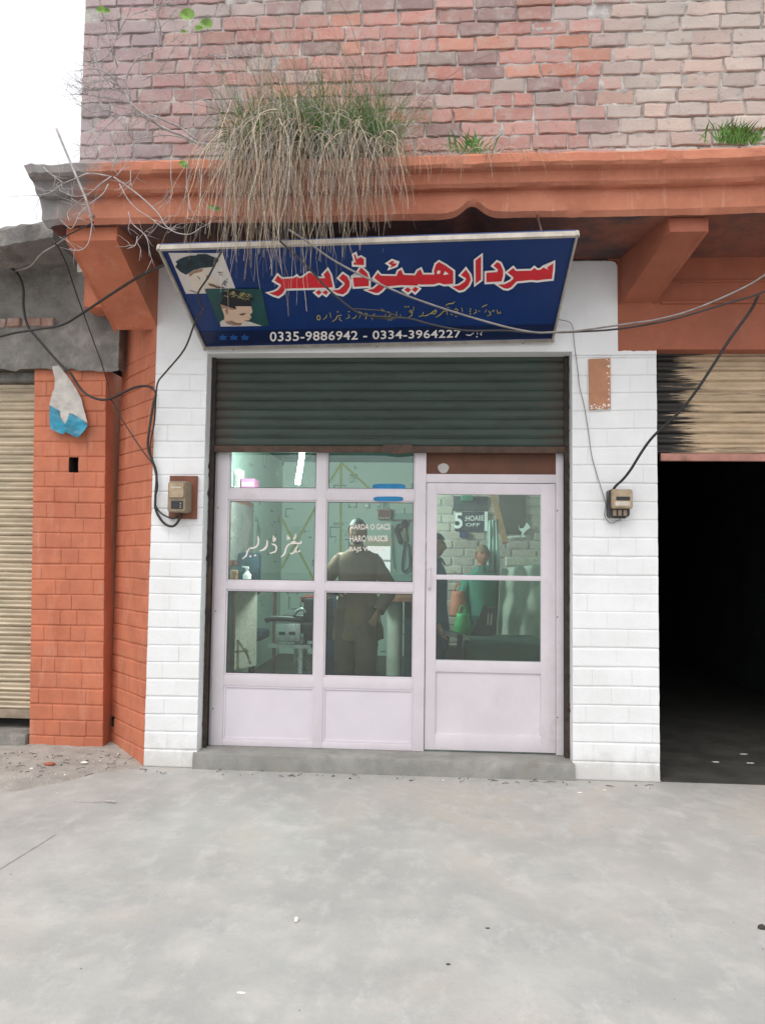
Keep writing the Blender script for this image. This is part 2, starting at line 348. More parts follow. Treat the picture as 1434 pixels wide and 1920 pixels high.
M['dirt'] = mat('dusty_earth', (.395, .375, .345), .95, .2, 7, ((.31, .29, .26), (.44, .42, .39)), .8, 45)
def wallpaper_mat():
    m, nt, B, N, L = _new('green_wallpaper'); p = pos(nt)
    v = N('ShaderNodeTexVoronoi'); v.inputs['Scale'].default_value = 3.6; v.inputs['Randomness'].default_value = .8; v.distance = 'CHEBYCHEV'; L(p, v.inputs['Vector'])
    d = v.outputs['Distance']; sep = N('ShaderNodeSeparateColor'); L(v.outputs['Color'], sep.inputs[0])
    rr = math_(nt, 'MULTIPLY_ADD', sep.outputs[0], .22, .12)
    ring = math_(nt, 'SUBTRACT', 1.0, ramp(nt, math_(nt, 'ABSOLUTE', math_(nt, 'SUBTRACT', d, rr)), .02, .045))
    ring = math_(nt, 'MULTIPLY', ring, ramp(nt, noise_(nt, 5, 2), .45, .55))
    c = mixc(nt, noise_(nt, 2.5, 4), (.42, .52, .46), (.52, .60, .54)); c = mixc(nt, math_(nt, 'MULTIPLY', ring, .85), c, (.11, .19, .165))
    L(c, B.inputs['Base Color']); B.inputs['Roughness'].default_value = .6; return m
M['paper'] = wallpaper_mat()
M['ceil'] = mat('teal_ceiling', (.10, .22, .22), .6, .2, 3)
M['darkroom'] = mat('dark_grey_wall', (.045, .05, .055), .95, .3, 3)  # near-black grey
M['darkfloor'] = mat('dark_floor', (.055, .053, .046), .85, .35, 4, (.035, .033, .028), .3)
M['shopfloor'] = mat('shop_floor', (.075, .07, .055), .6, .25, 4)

# ------------------------------------------------------------------ brickwork
def bricks(mb, fr, u0, u1, v0, v1, course, blen, dh, dv, jit, tone=None, mi=0, holes=(), gap=.010, rough=.003, seed=1, half=True, wob=.0, gapv=None, miss=0):
    R_ = random.Random(seed); row = 0; v = v0
    while v < v1-.01:
        va, vb = v, min(v+course, v1); u = u0-(blen*.5 if (row % 2 and half) else 0)-R_.uniform(0, blen*.15)
        while u < u1-.004:
            L_ = blen*R_.uniform(1-jit, 1+jit)
            if R_.random() < .12: L_ *= .6
            a, b = max(u, u0), min(u+L_, u1)
            if b > u1-blen*.12: b = u1
            segs = [(a, b)]
            for h in holes:
                if vb-.02 > h[2] and va+.02 < h[3]:
                    segs = [q for s in segs for q in ((s[0], min(s[1], h[0])), (max(s[0], h[1]), s[1])) if q[1]-q[0] > .01]
            if tone and miss and R_.random() < miss: segs = []
            for a2, b2 in segs:
                if b2-a2 < .012: continue
                if tone: mb.cc = tone(fr((a2+b2)/2, (va+vb)/2, 0), R_)
                g = gap/2; e = min(.008, (b2-a2)*.2); ez = min(.007, course*.2); gq = (gap if gapv is None else gapv)/2; A, B_, C_, D_ = a2+gq, b2-gq, va+g*.8, vb-g*.8
                nx = max(2, int((B_-A)/.045)); us = [A, A+e*.4, A+e]+[A+1.9*e+(B_-A-3.8*e)*k/nx for k in range(nx+1)]+[B_-e, B_-e*.4, B_]
                vs = [C_, C_+ez*.4, C_+ez, C_+1.9*ez, (C_+D_)/2, D_-1.9*ez, D_-ez, D_-ez*.4, D_]
                off = R_.uniform(-1, 1)*rough*1.3; tl = R_.uniform(-1, 1)*rough*.8; gs = gap if gapv is None else gapv; ids = []; nu, nv = len(us), len(vs)
                for j, vv in enumerate(vs):
                    r_ = []
                    for i, uu in enumerate(us):
                        h = off+tl*((uu-A)/(B_-A)-.5)*2
                        q = fr(uu, vv, 0)
                        h += nz(q, 22)*rough+nz(q, 60)*rough*.6
                        ei, ej = min(i, nu-1-i), min(j, nv-1-j)
                        if ei == 0: h = min(h, -dv)
                        elif ei == 1: h -= dv*.22
                        if ej == 0: h = min(h, -dh)
                        elif ej == 1: h -= dh*.22
                        du = nz(q+Vector((5, 5, 5)), 18)*.0075*(rough/.003) if ei < 2 else 0; dw = nz(q+Vector((9, 1, 3)), 14)*.0055*(rough/.003) if ej < 2 else 0
                        wv = nz(Vector((uu*1.1, va*3, 7)))*wob
                        r_.append(mb.vert(fr(uu+du, vv+dw+wv, h)))
                    ids.append(r_)
                for j in range(nv-1):
                    for i in range(nu-1): mb.face((ids[j][i], ids[j][i+1], ids[j+1][i+1], ids[j+1][i]), mi)
            u += L_
        v += course; row += 1
def frame_xz(y): return lambda u, v, h: Vector((u, y-h, v))

# ------------------------------------------------------------------ ground
mb = MB(); n = 60
mb.poly([(-60, -60, 0), (60, -60, 0), (60, 60, 0), (-60, 60, 0)])
mb.build('ground', M['ground'], kind='structure')
# dusty earth in front of the left pillars, one thin uneven sheet
mb = MB(); NX, NY = 60, 30; ids = {}
edge = [G(0, 1560), G(110, 1510), G(200, 1470), G(268, 1443)]
for j in range(NY+1):
    for i in range(NX+1):
        x = -5.2+i*(3.42/NX); y = -.95+j*(1.7/NY)
        lim = -1.80-max(0, -.05-y)*1.15
        d = (lim-x)+nz((x*3, y*3, 2))*.22; h = max(-.01, min(d*.09, .035))+(.012*nz((x*9, y*9, 0)) if d > .1 else 0)+max(0, y-.1)*.05
        ids[i, j] = mb.vert((x, y, h))
for j in range(NY):
    for i in range(NX): mb.face((ids[i, j], ids[i+1, j], ids[i+1, j+1], ids[i, j+1]))
mb.build('ground_dirt', M['dirt'], kind='structure', smooth=True)
mb = MB(); a, b = G(-60, 1668), G(104, 1566)                  # open joint across the paving on the left
pts = [a.lerp(b, k/10)+Vector((nz((k, 0, 0))*.02, nz((0, k, 3))*.01, 0)) for k in range(11)]
for p, q in zip(pts, pts[1:]):
    wv = Vector((.0025, .003, 0)); mb.poly([p-wv+Vector((0, 0, .004)), q-wv+Vector((0, 0, .004)), q+wv+Vector((0, 0, .004)), p+wv+Vector((0, 0, .004))])
mb.build('ground_joint', mat('joint_dust', (.36, .345, .325), .95, .3, 20), kind='structure')

# ------------------------------------------------------------------ the shop building
XL, XO, XO2, XR = -1.862, -1.513, .886, 1.42                  # white pillar | opening | white pillar
ZL, ZS, ZT = 2.7225, 3.335, 6.4                               # opening head, soffit, top of what is built
XC, YC = -2.285, .45                                          # inner corner of the slanted orange pier
bld = thing('shop_building', 'old brick building with orange canopy and white painted piers around the barber shop', 'building', (-.3, 0, 0))
def brick_tone(p, R_):
    k = R_.random(); x = p.x
    c = Vector((.53, .245, .205)).lerp(Vector((.50, .30, .27)), R_.random())
    if k < .16: c = Vector((.33, .22, .21))
    elif k > .88: c = Vector((.52, .26, .20))
    elif k > .82: c = Vector((.43, .35, .32))
    wf = max(0, min(1, (x-1.0+nz((0, p.z*2.5, 0))*.35)/.35)); c = c.lerp(Vector((.56, .51, .46)), wf*(.62+.3*R_.random()))
    if R_.random() < .05: c = c.lerp(Vector((.45, .41, .39)), .6)
    dk = max(0, min(1, (p.z-4.55)/.7+nz((x*1.3, p.z*2, 4))*.8)); c = c.lerp(Vector((.24, .19, .185)), dk*.45*R_.random())
    if x < -1.0: c = c.lerp(Vector((.36, .32, .35)), min(.65, (-1.0-x)*.5))  # glare painted in as a lilac grey wash towards the left end
    c *= R_.uniform(.82, 1.14); return (c.x, c.y, c.z)
mb = MB(); mb.cc = (.4, .2, .15)
xl = -2.45
bricks(mb, frame_xz(0.0), xl, 3.2, 3.98, 5.75, .0985, .252, .012, .013, .10, brick_tone, 0, gap=.012, rough=.0052, seed=5, miss=.012)
mb.cc = (1, 1, 1)
# mortar bed behind the bricks, uneven
nxx, nzz = 280, 90; I = {}
for j in range(nzz+1):
    for i in range(nxx+1):
        x = xl+.004+i*(3.2-xl-.004)/nxx; z = 3.6+j*(5.75-3.6)/nzz
        I[i, j] = mb.vert((x, .011+nz((x*16, 0, z*16))*.010+nz((x*45, 0, z*45))*.004-max(0, (4.06-z))*.16*(1 if z < 4.06 else 0), z))
for j in range(nzz):
    for i in range(nxx): mb.face((I[i, j], I[i+1, j], I[i+1, j+1], I[i, j+1]), 1)
mb.box(xl+.006, 3.2, .03, .26, 3.30, ZT, 1)
mb.build('upper_wall', [M['brick'], M['mortar']], bld, smooth=True, recalc=False, angle=28)
# canopy: moulded profile run along the front
xd = UX(885, 395, -.67)
def can_z(x): return .012*nz((x*.9, 0, 0))+.018*max(0, min(1, (x-.9)/.9))-.004*min(1, max(0, (x+.4)/.6))
def profile(x):
    bump = .075*math.exp(-((x-xd)/.075)**2); d = can_z(x); nn = lambda s: nz((x*7, s*3.1, 0))*.004+nz((x*24, s*5.7, 1))*.0018
    er = 0.0
    return [(.02, ZS), (-.60, ZS+bump*.9), (-.640, 3.325+d+bump+nn(1)), (-.668, 3.352+d+bump+nn(2)), (-.672, 3.40+d+bump*.7), (-.664, 3.478+d+nn(3)), (-.712, 3.476+d+nn(4)*1.5), (-.732, 3.492+d+nn(5)),
            (-.734, 3.52+d), (-.742, 3.548+d+nn(6)), (-.800, 3.548+d+nn(7)*1.6), (-.816, 3.562+d+nn(8)*2), (-.818+er, 3.608+d+nn(9)*2), (-.800, 3.622+d+nn(10)*2.4), (-.45, 3.70+nz((x*5, 1, 1))*.02), (-.05, 3.83+nz((x*6, 2, 1))*.03), (.02, 3.9)]
mb = MB(); rows = []
xs = [-2.372+k*.022 for k in range(int((3.2+2.372)/.022)+1)]
for x in xs:
    t = max(0, 1-(x+2.372)/.30)
    row = []
    for k, (y, z) in enumerate(profile(x)):
        dx = 0
        if t > 0: z += nz((x*18, y*9, z*12))*.022*t; y += nz((z*13, x*11, 5))*.02*t; dx = (nz((z*14, y*9, 3))*.030+.05*(3.622-z)/.3)*t
        row.append(mb.vert((x+dx, y, z)))
    rows.append(row)
for a, b in zip(rows, rows[1:]):
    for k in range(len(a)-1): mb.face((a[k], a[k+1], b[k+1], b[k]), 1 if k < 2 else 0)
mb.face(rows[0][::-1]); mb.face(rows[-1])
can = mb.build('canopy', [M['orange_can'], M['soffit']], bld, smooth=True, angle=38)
def bracket(xw, xf, wd, zlow, yw, m, name='bracket'):
    mb = MB(); prof = [(yw, ZS-.003), (-.595, ZS-.003), (-.598, ZS-.085), (yw, zlow)]
    L_ = [Vector((xw+(xf-xw)*((y-yw)/(-.6-yw)), y, z)) for y, z in prof]
    mb.prism(L_, (wd, 0, 0)); bm = bmesh.new()
    me = bpy.data.meshes.new('t'); me.from_pydata([tuple(v) for v in mb.v], [], mb.f); bm.from_mesh(me); bpy.data.meshes.remove(me)
    bmesh.ops.dissolve_limit(bm, angle_limit=.02, verts=bm.verts, edges=bm.edges)
    bmesh.ops.bevel(bm, geom=list(bm.edges), offset=.014, segments=2, affect='EDGES')
    o = MB(); o.addbm(bm); return o.build(name, M[m], can, smooth=True, angle=30)
bracket(-2.17, -2.205, .31, 2.90, .04, 'orange')
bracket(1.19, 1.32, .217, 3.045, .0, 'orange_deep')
# painted wall round the sign (smooth render) and the orange wall to the right
jag = lambda p, q, n, a: [Vector(p).lerp(Vector(q), k/n)+Vector((nz((k*1.7, p[2], 0))*a, 0, nz((k*2.3, 4, p[0]))*a)) for k in range(n+1)]
mb = MB(); zr = UZ(1190, 658); xr = UX(1157, 560); ZB = 2.70
outl = [(XL, 0, ZB), (XO, 0, ZB), (XO, 0, ZL), (XO2, 0, ZL), (XO2, 0, ZB), (XR, 0, ZB)]
outl += jag((XR, 0, zr), (xr, 0, zr), 12, .006)+[(xr, 0, 3.20), (xr, 0, 3.285), (xr-.012, 0, 3.31), (xr-.04, 0, 3.318), (XL, 0, 3.33)]
mb.prism(outl, (0, .15, 0)); mb.build('rendered_wall', M['white'], bld)
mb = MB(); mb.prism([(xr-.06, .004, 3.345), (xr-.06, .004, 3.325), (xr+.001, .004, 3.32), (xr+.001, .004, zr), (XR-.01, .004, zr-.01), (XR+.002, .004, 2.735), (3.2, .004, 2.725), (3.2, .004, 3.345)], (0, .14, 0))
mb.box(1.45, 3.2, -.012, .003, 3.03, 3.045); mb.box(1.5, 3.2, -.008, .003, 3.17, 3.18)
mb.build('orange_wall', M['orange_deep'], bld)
# white piers
for xa, xb, sd_ in ((XL, XO, 3), (XO2, XR, 9)):
    mb = MB(); mb.box(xa, xb, .006, .15, 0, ZB-.001)
    bricks(mb, frame_xz(0), xa, xb, 0.0, ZB, .112 if xa < 0 else .1166, .26, .0080, .0004, .12, None, 0, gap=.003, rough=.0007, seed=sd_, wob=.012, gapv=.0008)
    # splayed dirty foot
    mb.build('white_pier', M['white'], bld, smooth=True, angle=50)
# orange slanted pier and its smooth head
dv = Vector((XL-XC, -YC, 0)); LN = dv.length; du = dv/LN; nn_ = Vector((du.y, -du.x, 0))
if nn_.y > 0: nn_ = -nn_
fr2 = lambda u, v, h: Vector((XC, YC, v))+du*u+nn_*h
mb = MB(); hole2 = (.01, .075, .155, .235)
bricks(mb, fr2, 0, LN-.003, 0, 2.74, .110, .175, .0105, .0018, .15, None, 0, gap=.004, gapv=.002, rough=.0014, seed=21, wob=.01, holes=[hole2])
def slab_holed(mb, fr, u0, u1, v0, v1, h, hole, m=0):
    a, b, c, d = hole
    for q in ((u0, a, v0, v1), (b, u1, v0, v1), (a, b, v0, c), (a, b, d, v1)):
        if q[1]-q[0] > 1e-4: mb.poly([fr(q[0], q[2], h), fr(q[1], q[2], h), fr(q[1], q[3], h), fr(q[0], q[3], h)], m)
    for (p, q) in (((a, c), (a, d)), ((a, d), (b, d)), ((b, d), (b, c)), ((b, c), (a, c))):
        mb.poly([fr(*p, h), fr(*q, h), fr(*q, h-.12), fr(*p, h-.12)], 1)
    mb.poly([fr(a, c, h-.12), fr(b, c, h-.12), fr(b, d, h-.12), fr(a, d, h-.12)], 1)
slab_holed(mb, fr2, 0, LN-.003, 0, 2.74, -.006, hole2)
mb.prism([fr2(0, 2.74, 0), fr2(LN-.003, 2.74, 0), fr2(LN-.003, ZS, 0), fr2(0, ZS, 0)], -nn_*.1)
mb.build('orange_pier', [M['orange'], M['darkgap']], bld, smooth=True, recalc=False, angle=50)
mb = MB(); mb.box(-2.44, -2.12, .10, .44, 3.07, ZS-.002, 0, .05); mb.build('orange_beam_end', M['orange'], bld, smooth=True, angle=40)
# cement step
mb = MB(); NXs = 60; zt = .103
prof = lambda x: [(-.022, -.02), (-.024+nz((x*9, 0, 0))*.006, .05), (-.018+nz((x*14, 1, 0))*.006, zt-.006+nz((x*12, 3, 0))*.004), (-.006, zt+nz((x*10, 5, 0))*.003), (.08, zt+.002), (.30, zt+.004)]
rows = []
for k in range(NXs+1):
    x = XO-.02+(XO2-XO+.03)*k/NXs; rows.append([mb.vert((x, y, z)) for y, z in prof(x)])
for a, b in zip(rows, rows[1:]):
    for k in range(len(a)-1): mb.face((a[k], b[k], b[k+1], a[k+1]))
mb.face(rows[0]); mb.face(rows[-1][::-1])
st = mb.build('door_step', M['step'], None, 'low grey cement step running under the white shopfront', 'step', loc=(-.3, 0, 0), smooth=True, angle=50)

# ------------------------------------------------------------------ neighbour on the left
nb = thing('neighbour_building', 'low grey cement shop on the left with an orange brick pier', 'building', (-3, .3, 0))
Y1 = .30; X1a, X1b = -2.825, -2.298
lean = lambda z: -.07*(z/2.7-.45)
fr1 = lambda u, v, h: Vector((u+lean(v), Y1-h, v))
sx0, sx1, sz0, sz1 = UX(128, 870, Y1), UX(146, 870, Y1), UZ(137, 888, Y1), UZ(137, 857, Y1)
sl_ = lean(2.2); hole1 = (sx0-sl_, sx1-sl_, sz0, sz1)
mb = MB(); bricks(mb, fr1, X1a, X1b, 0, 2.70, .1085, .19, .0105, .0018, .15, None, 0, gap=.004, gapv=.002, rough=.0014, seed=33, wob=.008, holes=[hole1])
slab_holed(mb, fr1, X1a, X1b, 0, 2.70, -.006, hole1)
for x, s in ((X1a+.002, -1), (X1b-.002, 1)): mb.poly([fr1(x, 0, -.004), fr1(x, 0, -.3), fr1(x, 2.7, -.3), fr1(x, 2.7, -.004)])
mb.build('orange_pier', [M['orange'], M['darkgap']], nb, smooth=True, recalc=False, angle=50)
def rough_wall(mb, x0, x1, z0, z1, y, n, m, amp=.012, zf=None):
    I = {}
    for j in range(n+1):
        for i in range(2*n+1):
            x = x0+(x1-x0)*i/(2*n); z = z0+(z1-z0)*j/n
            if zf and j == 0: z += zf(x)
            I[i, j] = mb.vert((x, y+nz((x*5, 0, z*5))*amp+nz((x*19, 3, z*19))*amp*.35, z))
    for j in range(n):
        for i in range(2*n): mb.face((I[i, j], I[i+1, j], I[i+1, j+1], I[i, j+1]), m)
mb = MB(); zt1 = UZ(60, 468, Y1)
rough_wall(mb, -6.0, -2.235, 2.665, zt1+.1, Y1-.03, 40, 0, .02, lambda x: .05*abs(nz((x*6, 0, 0)))+(.09*math.exp(-((x-UX(66, 680, Y1))/.07)**2)))
mb.box(-6, -2.25, Y1+.0, Y1+.20, 2.74, zt1+.1, 0); mb.box(-2.262, -2.236, Y1-.03, Y1+.2, 2.70, 3.2, 0)
mb.build('cement_wall', M['concrete'], nb, smooth=True, angle=50)
# row of bare bricks showing through the cement
mb = MB(); za, zb2 = UZ(50, 615, Y1-.03), UZ(50, 596, Y1-.03)
bricks(mb, frame_xz(Y1-.052), UX(-70, 605, Y1), UX(110, 600, Y1), za, zb2, zb2-za+.001, .13, .02, .02, .15, lambda p, R_: (.33, .20, .16), 0, gap=.012, rough=.004, seed=4)
mb.build('bare_brick_row', M['brick'], nb, smooth=True)
mb = MB(); ys = -.14                                             # roof slab with a crumbling edge
pa, pb = U(0, 425, ys), U(96, 410, ys); sl2 = (pb.z-pa.z)/(pb.x-pa.x); rows = []
for k in range(120):
    x = -6.0+(pb.x+.02+6.0)*k/119; z = pa.z+(x-pa.x)*sl2; q = lambda s, a: nz((x*11, s, 0))*a+nz((x*31, s, 2))*a*.6
    rows.append([mb.vert(p) for p in ((x, .5, z-.16), (x, ys+.05+q(1, .02), z-.15+q(2, .02)), (x, ys+q(3, .012), z-.13+q(4, .02)), (x, ys-.01+q(5, .012), z-.03+q(6, .012)), (x, ys+.02+q(7, .015), z+q(8, .012)), (x, .5, z+.03))])
for a, b in zip(rows, rows[1:]):
    for k in range(5): mb.face((a[k], b[k], b[k+1], a[k+1]))
mb.face(rows[-1]); mb.build('roof_slab', M['concrete'], nb, smooth=True, angle=40)
mb = MB(); mb.box(-6, X1a+.02, .27, .9, -.02, .12, 0, .03); mb.build('plinth', M['concrete'], nb, smooth=True, angle=40)
mb = MB(); mb.box(-6, -2.3, .72, .82, 0, 3.5); mb.build('back_wall', M['darkroom'], nb)

# ------------------------------------------------------------------ roller shutters
def slats(mb, x0, x1, z0, z1, y, pitch, depth, m=0, nx=40, ridge=1, wob=.003, seed=0):
    n = max(1, round((z1-z0)/pitch)); pitch = (z1-z0)/n; cols = []
    pf = []
    if ridge == 1: sh = [(0, .012), (.06, 0), (.10, -.5), (.3, -1), (.6, -1), (.86, -.6), (.93, -.1), (.97, .3)]
    else: sh = [(0, .3), (.05, -.1), (.12, -.75), (.28, -1), (.40, -.7), (.46, -.35), (.54, -.45), (.64, -.9), (.80, -1), (.90, -.5), (.96, .15)]
    for k in range(n):
        for t, h in sh: pf.append((z0+(k+t)*pitch, h*depth, k))
    pf.append((z1, 0, n))
    for i in range(nx+1):
        x = x0+(x1-x0)*i/nx
        cols.append([mb.vert((x, y+h+nz((x*1.2, k*2.1, seed))*wob, z+nz((x*1.1, k*3.7, seed+5))*wob)) for z, h, k in pf])
    for a, b in zip(cols, cols[1:]):
        for k in range(len(pf)-1): mb.face((a[k], b[k], b[k+1], a[k+1]), m)
# green one above the shopfront, half raised
sh = thing('roller_shutter', 'dark green corrugated roller shutter pulled halfway up over the shopfront', 'shutter', (-.3, .13, 2.1))
zg = UZ(720, 838, .13); mb = MB(); slats(mb, XO+.02, XO2-.02, zg, 2.76, .135, .0665, .0065); mb.build('slats', M['sh_green'], sh, smooth=True, angle=50)
mb = MB(); zb_ = UZ(720, 849, .13)
xa_, xb_ = UX(716, 845, .12), UX(775, 845, .12)
mb.box(XO+.012, XO2-.012, .112, .142, zb_, zg+.004, 0, .004)
mb.prism([(xa_-.02, .103, zb_+.004), (xa_+.012, .103, zg+.012), (xb_-.012, .103, zg+.012), (xb_+.02, .103, zb_+.004), ((xa_+xb_)/2, .103, zb_-.012)], (0, .02, 0))
mb.build('bottom_rail', M['rustmetal'], sh, smooth=True, angle=30)
for x in (XO, XO2):
    mb = MB(); s = 1 if x < 0 else -1
    mb.box(x+.002*s, x+.030*s, .105, .118, .104, 2.72); mb.box(x+.002*s, x+.010*s, .118, .16, .104, 2.72); mb.box(x+.002*s, x+.030*s, .152, .160, .104, 2.72)
    mb.build('guide_rail', M['darkgap'], sh)
# beige one over the dark shop on the right
sh = thing('roller_shutter', 'rolled up beige shutter with black stained end above the dark right doorway', 'shutter', (2.2, .12, 2.06))
za = UZ(1330, 852, .12); mb = MB(); slats(mb, XR+.008, 3.15, za, 2.76, .125, .0675, .012, ridge=2, seed=8); mb.build('slats', M['sh_beige'], sh, smooth=True, angle=50)
zb_ = UZ(1330, 865, .12); mb = MB(); mb.box(XR+.05, 3.15, .095, .135, zb_, za+.003, 0, .005); mb.build('bottom_rail', M['pinkmetal'], sh, smooth=True, angle=30)
mb = MB(); mb.box(XR+.001, XR+.022, .10, .15, 0, 2.73); mb.build('guide_rail', M['darkgap'], sh)
# cream one on the far left, closed
sh = thing('roller_shutter', 'closed cream corrugated shutter of the grey shop on the far left', 'shutter', (-4, .45, .12))
yl = .44; za = UZ(30, 1330, yl); mb = MB(); slats(mb, -6.0, X1a+.03, za, 2.75, yl, .066, .018, ridge=2, seed=3, wob=.005); mb.build('slats', M['sh_left'], sh, smooth=True, angle=50)
mb = MB(); mb.box(-6, X1a+.03, yl-.015, yl+.02, UZ(30, 1346, yl), za+.004, 0, .004); mb.build('bottom_rail', mat('cream_rail', (.30, .24, .18), .6, .3, 9, (.14, .10, .07)), sh, smooth=True, angle=30)
mb = MB(); mb.box(-6, X1a+.05, .36, .62, 2.62, 2.69, 0, .02); mb.build('hood', M['concrete'], sh, smooth=True, angle=30)

# ------------------------------------------------------------------ shopfront
YF = .17                                                       # face of the frame
fx = lambda px, py=1100: UX(px, py, YF)
fz = lambda py, px=700: UZ(px, py, YF)
sf = thing('shopfront', 'pale lilac aluminium shopfront with glazed lights and a door under the green shutter', 'shopfront', (-.3, YF, .1))
xA, xB, xC, xD, xE, xF = fx(402), fx(424), fx(591), fx(609), fx(776), fx(797)
xG, xH, xI = fx(1042), fx(1058), fx(1066)
zTop, zBot = 2.62, zt+.004
r1t, r1b = fz(918, 600), fz(938, 600); r2t, r2b = fz(1092, 600), fz(1108, 600); r3t, r3b = fz(1269, 600), fz(1290, 600); r4t = fz(1391, 600)
mb = MB(); B_ = lambda x0, x1, z0, z1, y0=YF, y1=YF+.05, b=.004: mb.box(x0, x1, y0, y1, z0, z1, 0, b)
B_(xA, xB, zBot, zTop); B_(xE, xF, zBot, zTop, YF-.004); B_(xC, xD, zBot+.001, zTop, YF+.002)
for a, b in ((xB, xC), (xD, xE)):
    for z1, z0 in ((r1t, r1b), (r2t, r2b), (r3t, r3b), (r4t, zBot)): B_(a-.003, b+.003, z0, z1, YF+.004)
B_(xG, xI, zBot, zTop); zt1_, zt0_ = fz(889, 920), fz(905, 920); B_(xF-.003, xG+.003, zt0_, zt1_, YF+.004)
B_(xI-.002, xI+.022, zBot, zTop, YF+.012); B_(xA-.030, xA+.002, zBot, zTop, YF+.010)
mb.build('frame', M['frame'], sf, smooth=True, angle=35)
def light(x0, x1, z0, z1, name='window'):
    mb = MB(); t = .010
    for q in ((x0, x0+t, z0, z1), (x1-t, x1, z0, z1), (x0+t, x1-t, z0, z0+t), (x0+t, x1-t, z1-t, z1)): mb.box(q[0], q[1], YF+.012, YF+.034, q[2], q[3], 0, .002)
    for q in ((x0+t, x0+t+.004, z0+t, z1-t), (x1-t-.004, x1-t, z0+t, z1-t), (x0+t, x1-t, z0+t, z0+t+.004), (x0+t, x1-t, z1-t-.004, z1-t)): mb.box(q[0], q[1], YF+.0165, YF+.0195, q[2], q[3], 1)
    f = mb.build(name, [M['frame'], M['black']], sf)
    mb = MB(); mb.box(x0+t*.6, x1-t*.6, YF+.020, YF+.024, z0+t*.6, z1-t*.6); mb.build('pane', M['glass'], f)
    return f
wins = []
for x0, x1 in ((xB, xC), (xD, xE)):
    for z1, z0 in ((zTop-.01, r1t), (r1b, r2t), (r2b, r3t)): wins.append(light(x0, x1, z0, z1))
    mb = MB(); mb.box(x0, x1, YF+.016, YF+.026, r4t, r3b); t = .012                    # solid lower panel with a thin bead round it
    for q in ((x0, x0+t, r4t, r3b), (x1-t, x1, r4t, r3b), (x0+t, x1-t, r4t, r4t+t), (x0+t, x1-t, r3b-t, r3b)): mb.box(q[0], q[1], YF+.008, YF+.017, q[2], q[3], 0, .002)
    mb.build('lower_panel', M['panel'], sf)
mb = MB(); mb.box(xF, xG, YF+.014, YF+.022, zt1_, zTop-.02)
tp = mb.build('transom_panel', M['brown'], sf, 'brown board above the door with a round grey patch')
c = U(831, 878, YF+.012); mb = MB(); mb.flat([c+Vector((.037*math.cos(a)*(1+.1*math.sin(3*a)), 0, .034*math.sin(a))) for a in [k*math.pi/9 for k in range(18)]])
mb.build('round_patch', mat('patch_grey', (.45, .43, .41), .8, .15, 20), tp)
# the door
dx0, dx1 = xF+.004, xG-.002; dz0, dz1 = zBot+.012, zt0_-.005; px0, px1 = fx(818, 1080), fx(1014, 1080); pz1, pz0 = fz(927, 915), fz(1240, 915); pm1, pm0 = fz(1079, 915), fz(1088, 915)
dz_p1, dz_p0 = fz(1262, 915), fz(1379, 915)
mb = MB(); yd = YF+.008
D_ = lambda x0, x1, z0, z1, y0=yd, y1=yd+.04: mb.box(x0, x1, y0, y1, z0, z1, 0, .003)
D_(dx0, px0, dz0, dz1); D_(px1, dx1, dz0, dz1); D_(px0-.002, px1+.002, pz1, dz1, yd+.002); D_(px0-.002, px1+.002, pm0, pm1, yd+.003); D_(px0-.002, px1+.002, dz_p1, pz0, yd+.002); D_(px0-.002, px1+.002, dz0, dz_p0, yd+.002)
mb.box(px0-.004, px1+.004, yd+.014, yd+.024, dz_p0-.004, dz_p1+.004)
door = mb.build('door', M['frame'], sf, smooth=True, angle=35)
for z0, z1 in ((pz0, pm0), (pm1, pz1)):
    mb = MB(); mb.box(px0-.004, px1+.004, yd+.016, yd+.020, z0-.003, z1+.003); mb.build('pane', M['glass'], door)
hx = fx(805, 1085); h1, h0 = fz(1066, 805), fz(1104, 805)
mb = MB(); mb.box(hx-.009, hx+.009, yd-.006, yd, h1-.012, h1+.012, 0, .003); mb.box(hx-.009, hx+.009, yd-.006, yd, h0-.012, h0+.012, 0, .003)
mb.tube([(hx, yd-.004, h1), (hx, yd-.03, h1-.012), (hx, yd-.034, (h0+h1)/2), (hx, yd-.03, h0+.012), (hx, yd-.004, h0)], .007, 8)
mb.build('handle', M['frame'], door, smooth=True, angle=40)
for xw, s_ in ((XO+.0015, 1), (XO2-.0015, -1)):
    mb = MB(); R_ = random.Random(31+s_); z = .12; y0 = .101
    while z < 2.70:
        h = R_.uniform(.01, .07); dpt = R_.choice((.002, .004, .006, .012, .020))*R_.uniform(.6, 1.4)
        pts = [(xw, .1045, z), (xw, .1045-dpt*.5, z+h*.15), (xw, .1045-dpt, z+h*.4), (xw, .1045-dpt*R_.uniform(.4, 1), z+h*.75), (xw, .1045, z+h)]; mb.poly(pts); z += h+R_.uniform(0, .09)
    mb.build('chipped_edge', M['darkgap'], bld, kind='stuff')
for x in (xA+.012, xG+.008, xI+.010):
    for z in (.35, 1.0, 1.7):
        mb = MB(); c = Vector((x, YF-.001+(.011 if x > xG+.009 else 0), z)); mb.flat([c+Vector((.005*math.cos(k*.7), 0, .005*math.sin(k*.7))) for k in range(9)]); mb.build('screw', M['rustmetal'], sf)
